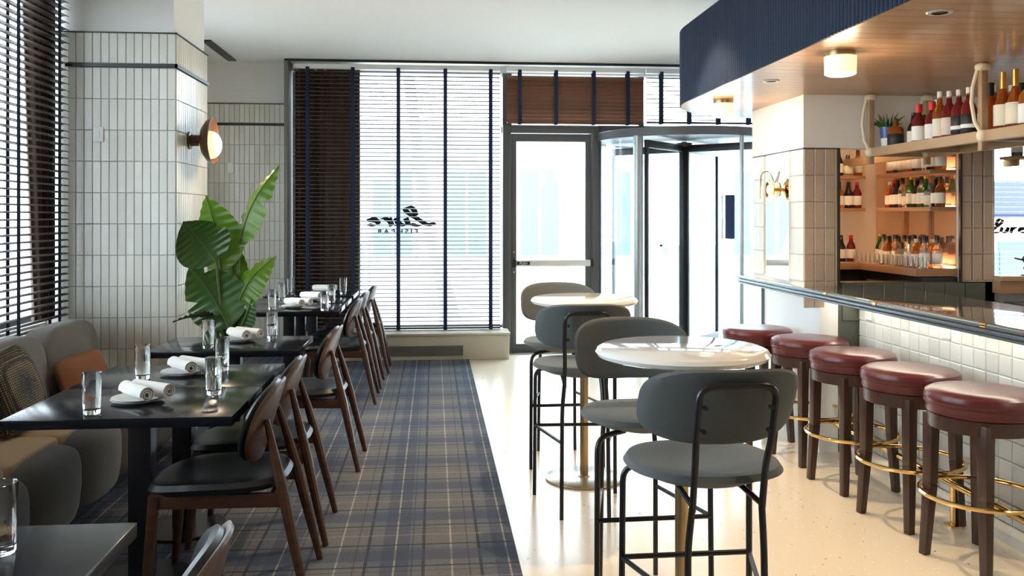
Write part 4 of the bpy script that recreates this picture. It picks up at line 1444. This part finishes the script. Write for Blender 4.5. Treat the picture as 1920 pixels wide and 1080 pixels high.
def bottle(key, x, y, z, label, group):
    """first use moves the prototype, later uses copy it"""
    spec = BOT[key]
    if key not in PROTO:
        e = bottle_proto(*spec[:5], **spec[5])
        index_children()
        PROTO[key] = e
        e.location = (x, y, z)
    else:
        e = dup(PROTO[key], (x, y, z), R.uniform(0, 6))
    e['label'], e['group'] = label, group
    return e


BOT = {
    'squat': (.19, .048, AMBER, BLACKCAP, BLACKLAB, dict(shape='squat')),
    'dark': (.21, .037, DARKB, BLACKCAP, CREAM, dict(shape='wine')),
    'red': (.245, .040, MAROON, REDCAP, WHITELAB, dict(shape='round', cap_h=.05, cap_r=.020)),
    'clearneck': (.29, .038, AMBER, WHITECAP, CREAM, dict(shape='round')),
    'maroon': (.28, .042, MAROON, WHITECAP, PINKLAB, dict(shape='round')),
    'lab': (.275, .040, MAROON, WHITECAP, BLACKLAB, dict(shape='round', lab2=WHITELAB)),
    'blackcap': (.27, .036, AMBER, BLACKCAP, None, dict(shape='squat', cap_h=.07, cap_r=.018)),
    'gold': (.31, .044, AMBER, GOLDCAP, CREAM, dict(shape='cognac', cap_h=.085, cap_r=.015)),
    'orange': (.27, .046, ORANGE, WHITECAP, WHITELAB, dict(shape='round')),
    's_amber': (.20, .033, AMBER, BLACKCAP, CREAM, dict(shape='round')),
    's_clear': (.21, .032, CLEARB, BLACKCAP, WHITELAB, dict(shape='round')),
    's_green': (.21, .033, GREENB, GOLDCAP, WHITELAB, dict(shape='wine')),
    's_dark': (.20, .034, DARKB, BLACKCAP, WHITELAB, dict(shape='wine')),
    's_orange': (.19, .035, ORANGE, WHITECAP, WHITELAB, dict(shape='round')),
    's_squat': (.16, .040, CLEARB, BLACKCAP, CREAM, dict(shape='squat')),
    's_red': (.20, .033, MAROON, REDCAP, WHITELAB, dict(shape='round')),
}
G = 'bottles on the hanging rack'
RB = RZ - 0.004
# front row on the rack, from the niche towards the camera
for key, y, l, x in (('squat', 5.235, 'squat amber bottle with a black label beside the small potted plant', 2.86), ('dark', 5.10, 'dark bottle with black cap behind the squat amber one', 2.90), ('red', 4.972, 'red capped bottle with white label, farther one', 2.86),
                     ('red', 4.85, 'red capped bottle with white label, nearer one', 2.87), ('clearneck', 4.757, 'white capped amber bottle with a tall cream label', 2.86), ('maroon', 4.665, 'deep red bottle with pinkish label on the rack', 2.86),
                     ('lab', 4.575, 'deep red bottle with black and white label, farther one', 2.86), ('lab', 4.485, 'deep red bottle with black and white label, nearer one', 2.86), ('orange', 4.385, 'orange bottle with white label behind the rack post', 2.90),
                     ('blackcap', 4.30, 'black capped bottle just in front of the rack post', 2.86), ('gold', 4.20, 'gold capped cognac bottle on the rack, farther one', 2.86), ('gold', 4.105, 'gold capped cognac bottle on the rack, nearer one', 2.86),
                     ('orange', 4.005, 'orange bottle with white label at the right frame edge', 2.86)):
    bottle(key, x, y, RB, l, G)
seq = ['dark', 'clearneck', 's_amber', 'maroon', 'red', 'orange', 'clearneck', 'lab', 'blackcap', 'maroon', 'gold']
for k, key in enumerate(seq):
    bottle(key, 3.02 + 0.02 * (k % 2), 5.20 - 0.115 * k, RB, {'dark': 'dark bottle', 'clearneck': 'amber bottle with white cap', 's_amber': 'small amber bottle', 'maroon': 'deep red bottle', 'red': 'red capped bottle', 'orange': 'orange bottle', 'lab': 'black labelled bottle', 'blackcap': 'black capped bottle', 'gold': 'gold capped bottle'}[key] + ', ' + ORD[k] + ' in the back row of the rack from the plant', G)
pp = thing('small_potted_plant', 'small grassy plant in a blue and white pot on the rack', 'plant', (2.86, 5.335, RB))
MB().lathe([(0, 0), (0.030, 0), (0.034, 0.004), (0.040, 0.075), (0.0, 0.075)], 24).build('pot_base', WHITECAP, pp)
MB().lathe([(0.040, 0.075), (0.046, 0.145), (0.041, 0.145), (0.036, 0.12), (0, 0.12)], 24).build('pot', mat('blue_glaze', (0.05, 0.10, 0.30), 0.25), pp)
for k in range(46):
    a, e, ln = R.uniform(0, 2 * PI), R.uniform(0.2, 1.25), R.uniform(0.06, 0.12)
    b = Vector((0.02 * math.cos(a), 0.02 * math.sin(a), 0.13))
    tip = b + Vector((math.sin(e) * math.cos(a), math.sin(e) * math.sin(a), math.cos(e))) * ln
    md = (b + tip) / 2 + Vector((0, 0, 0.015))
    MB().tube([b, md, tip], [0.003, 0.005, 0.001], 4).build('leaf', LEAFD, pp)

NAMES = {'s_amber': 'amber bottle with cream label', 's_clear': 'clear bottle with white label', 's_green': 'green bottle with gold cap', 's_dark': 'dark bottle with white label', 's_orange': 'orange bottle with white label', 's_squat': 'squat clear bottle with cream label', 's_red': 'red bottle with white label'}


def row(keys, pts, where, group):
    for k, (key, (x, y, z)) in enumerate(zip(keys, pts)):
        bottle(key, x + R.uniform(-.008, .008), y, z, NAMES[key] + ', ' + ORD[k] + ' ' + where, group)


NG = 'bottles in the lit niche'
K = list(NAMES)
def ks(n, seed):
    q = random.Random(seed)
    return [q.choice(K) for _ in range(n)]


row(['s_orange', 's_red', 's_dark', 's_clear', 's_squat', 's_green', 's_dark', 's_clear', 's_green', 's_squat', 's_dark', 's_amber'], [(3.32, 6.15 - 0.058 * k, 1.580) for k in range(12)], 'from the corner on the long middle niche shelf', NG)
row(['s_amber', 's_orange', 's_dark', 's_clear', 's_amber', 's_orange', 's_dark', 's_orange', 's_clear', 's_dark', 's_amber', 's_orange'], [(3.32, 6.15 - 0.058 * k, 1.825) for k in range(12)], 'from the corner on the long upper niche shelf', NG)
row(['s_dark', 's_clear', 's_amber', 's_amber', 's_dark', 's_red'], [(2.85 + 0.075 * k, 6.46, 1.580) for k in range(6)], 'along the short middle shelf of the niche back', NG)
row(['s_dark', 's_clear', 's_red', 's_dark', 's_squat', 's_amber'], [(2.85 + 0.075 * k, 6.46, 1.825) for k in range(6)], 'along the short upper shelf of the niche back', NG)
row(['s_clear', 's_squat', 's_dark', 's_amber', 's_dark', 's_red'], [(2.80 + 0.075 * k, 6.46, 1.175) for k in range(6)], 'along the counter at the niche back', NG)
row(['s_green', 's_clear', 's_amber', 's_clear', 's_amber', 's_clear', 's_squat', 's_clear', 's_amber', 's_clear', 's_orange', 's_clear'], [(3.34, 6.34 - 0.07 * k, 1.175) for k in range(12)], 'from the corner on the niche counter back row', NG)
row(['s_clear', 's_amber', 's_clear', 's_squat', 's_clear', 's_orange', 's_clear'], [(3.26, 6.15 - 0.09 * k, 1.175) for k in range(7)], 'from the corner on the niche counter front row', NG)
row(['s_dark', 's_amber', 's_amber', 's_squat', 's_orange', 's_dark', 's_amber', 's_clear', 's_orange', 's_red'], [(3.75 + 0.088 * k, 5.37, 1.9055) for k in range(10)], 'from the pillar on the window shelf', 'bottles over the right window')
SG = MB().lathe([(0, 0), (0.026, 0), (0.028, 0.003), (0.031, 0.075), (0.029, 0.075), (0.026, 0.010), (0, 0.008)], 16).mesh('small_tumbler', TUMBLER)
for k in range(15):
    tag(put('bar_glass', SG, None, (3.185, 6.38 - 0.064 * k, 1.1755)), 'short clear tumbler lined up along the niche counter edge', 'glass', 'tumblers on the niche counter')

# ------------------------------------------------------------------ outside
tag(MB().box(-40, 40, -20, 60, -0.4, -0.15).build('street', PAVE, None, False), 'pale sunlit street and pavement outside the windows', None, None, 'structure')
fb = thing('facade_building', 'pale building with blue windows across the street', 'building', (0, 24, -0.15))
MB().box(-12, 14, 0, 4, 0, 4.2).build('wall', FACADE, fb, False)
for k in range(-5, 6):
    x = 0.9 + 2.0 * k
    fr_ = MB().box(x - 0.62, x + 0.62, -0.06, 0, 0.5, 3.0).build('window', FACADE, fb, False)
    MB().box(x - 0.52, x - 0.04, -0.08, -0.06, 0.6, 2.9).build('pane', BLUEGL, fr_, False)
    MB().box(x + 0.04, x + 0.52, -0.08, -0.06, 0.6, 2.9).build('pane', BLUEGL, fr_, False)
MB().box(-12, 14, -0.12, 0, 3.2, 3.5).build('sign_band', mat('pale_blue_band', (0.36, 0.44, 0.52), 0.8), fb, False)
tr = thing('street_tree', 'pale leaning tree trunk on the pavement outside the window', 'tree', (0.25, 13, -0.15))
tp = [(0.02, 0, 0), (-0.03, 0, 0.35), (-0.16, 0, 0.9), (-0.33, 0, 1.5), (-0.47, 0, 2.5), (-0.60, 0, 3.6), (-0.7, 0, 5.0)]
MB().tube(tp, [0.20, 0.125, 0.105, 0.095, 0.088, 0.082, 0.07], 14).build('trunk', BARK, tr)
for dx, dy in ((0.2, -0.1), (-0.2, -0.1), (0.05, -0.25)):
    MB().tube([(0, 0, 0.28), (dx * .6, dy * .6, 0.08), (dx, dy, -0.02)], [0.09, 0.06, 0.03], 8).build('root', BARK, tr)
po = thing('street_pole', 'thin grey pole on the pavement outside the window', 'pole', (-1.15, 16, -0.15))
MB().tube([(0, 0, 0), (0, 0, 2.6)], 0.03, 10).build('shaft', FRAMEL, po)
MB().box(-0.02, 0.38, -0.02, 0.02, 2.3, 2.6).build('sign_panel', FACADE, po, False)
bx = thing('street_planter', 'pale blue box standing outside at the left of the window', 'box', (-1.55, 14, -0.15))
MB().box(-0.4, 0.4, -0.3, 0.3, 0, 1.25).build('body', BLUEGL, bx, True, 0.02)
MB().box(-0.43, 0.43, -0.33, 0.33, 1.25, 1.3).build('lid', FACADE, bx, True, 0.01)
aw = thing('shop_awning', 'blue awning across the side street beyond the right window', 'awning', (7.0, 9.3, 0))
MB().add([(-2.2, 0, 1.54), (2.2, 0, 1.54), (2.2, 0.9, 1.95), (-2.2, 0.9, 1.95), (-2.2, 0, 1.50), (2.2, 0, 1.50), (2.2, 0.9, 1.91), (-2.2, 0.9, 1.91)], [(0, 1, 2, 3), (7, 6, 5, 4), (4, 5, 1, 0), (6, 7, 3, 2), (0, 3, 7, 4), (5, 6, 2, 1)]).build('cloth', AWN, aw, False)
for x in (-2.1, 0.1, 2.1):
    MB().tube([(x, 0.02, -0.15), (x, 0.02, 1.52)], 0.02, 8).build('post', FACADE, aw)
hd = thing('low_hoarding', 'pale teal hoarding below the blue awning outside', 'fence', (7.0, 9.6, -0.15))
for k in range(8):
    MB().box(-2.0 + 0.5 * k, -1.51 + 0.5 * k, 0, 0.05, 0, 1.25 + (0.12 if k % 3 == 0 else 0)).build('panel', TEAL if k % 2 else BLUEGL, hd, False)
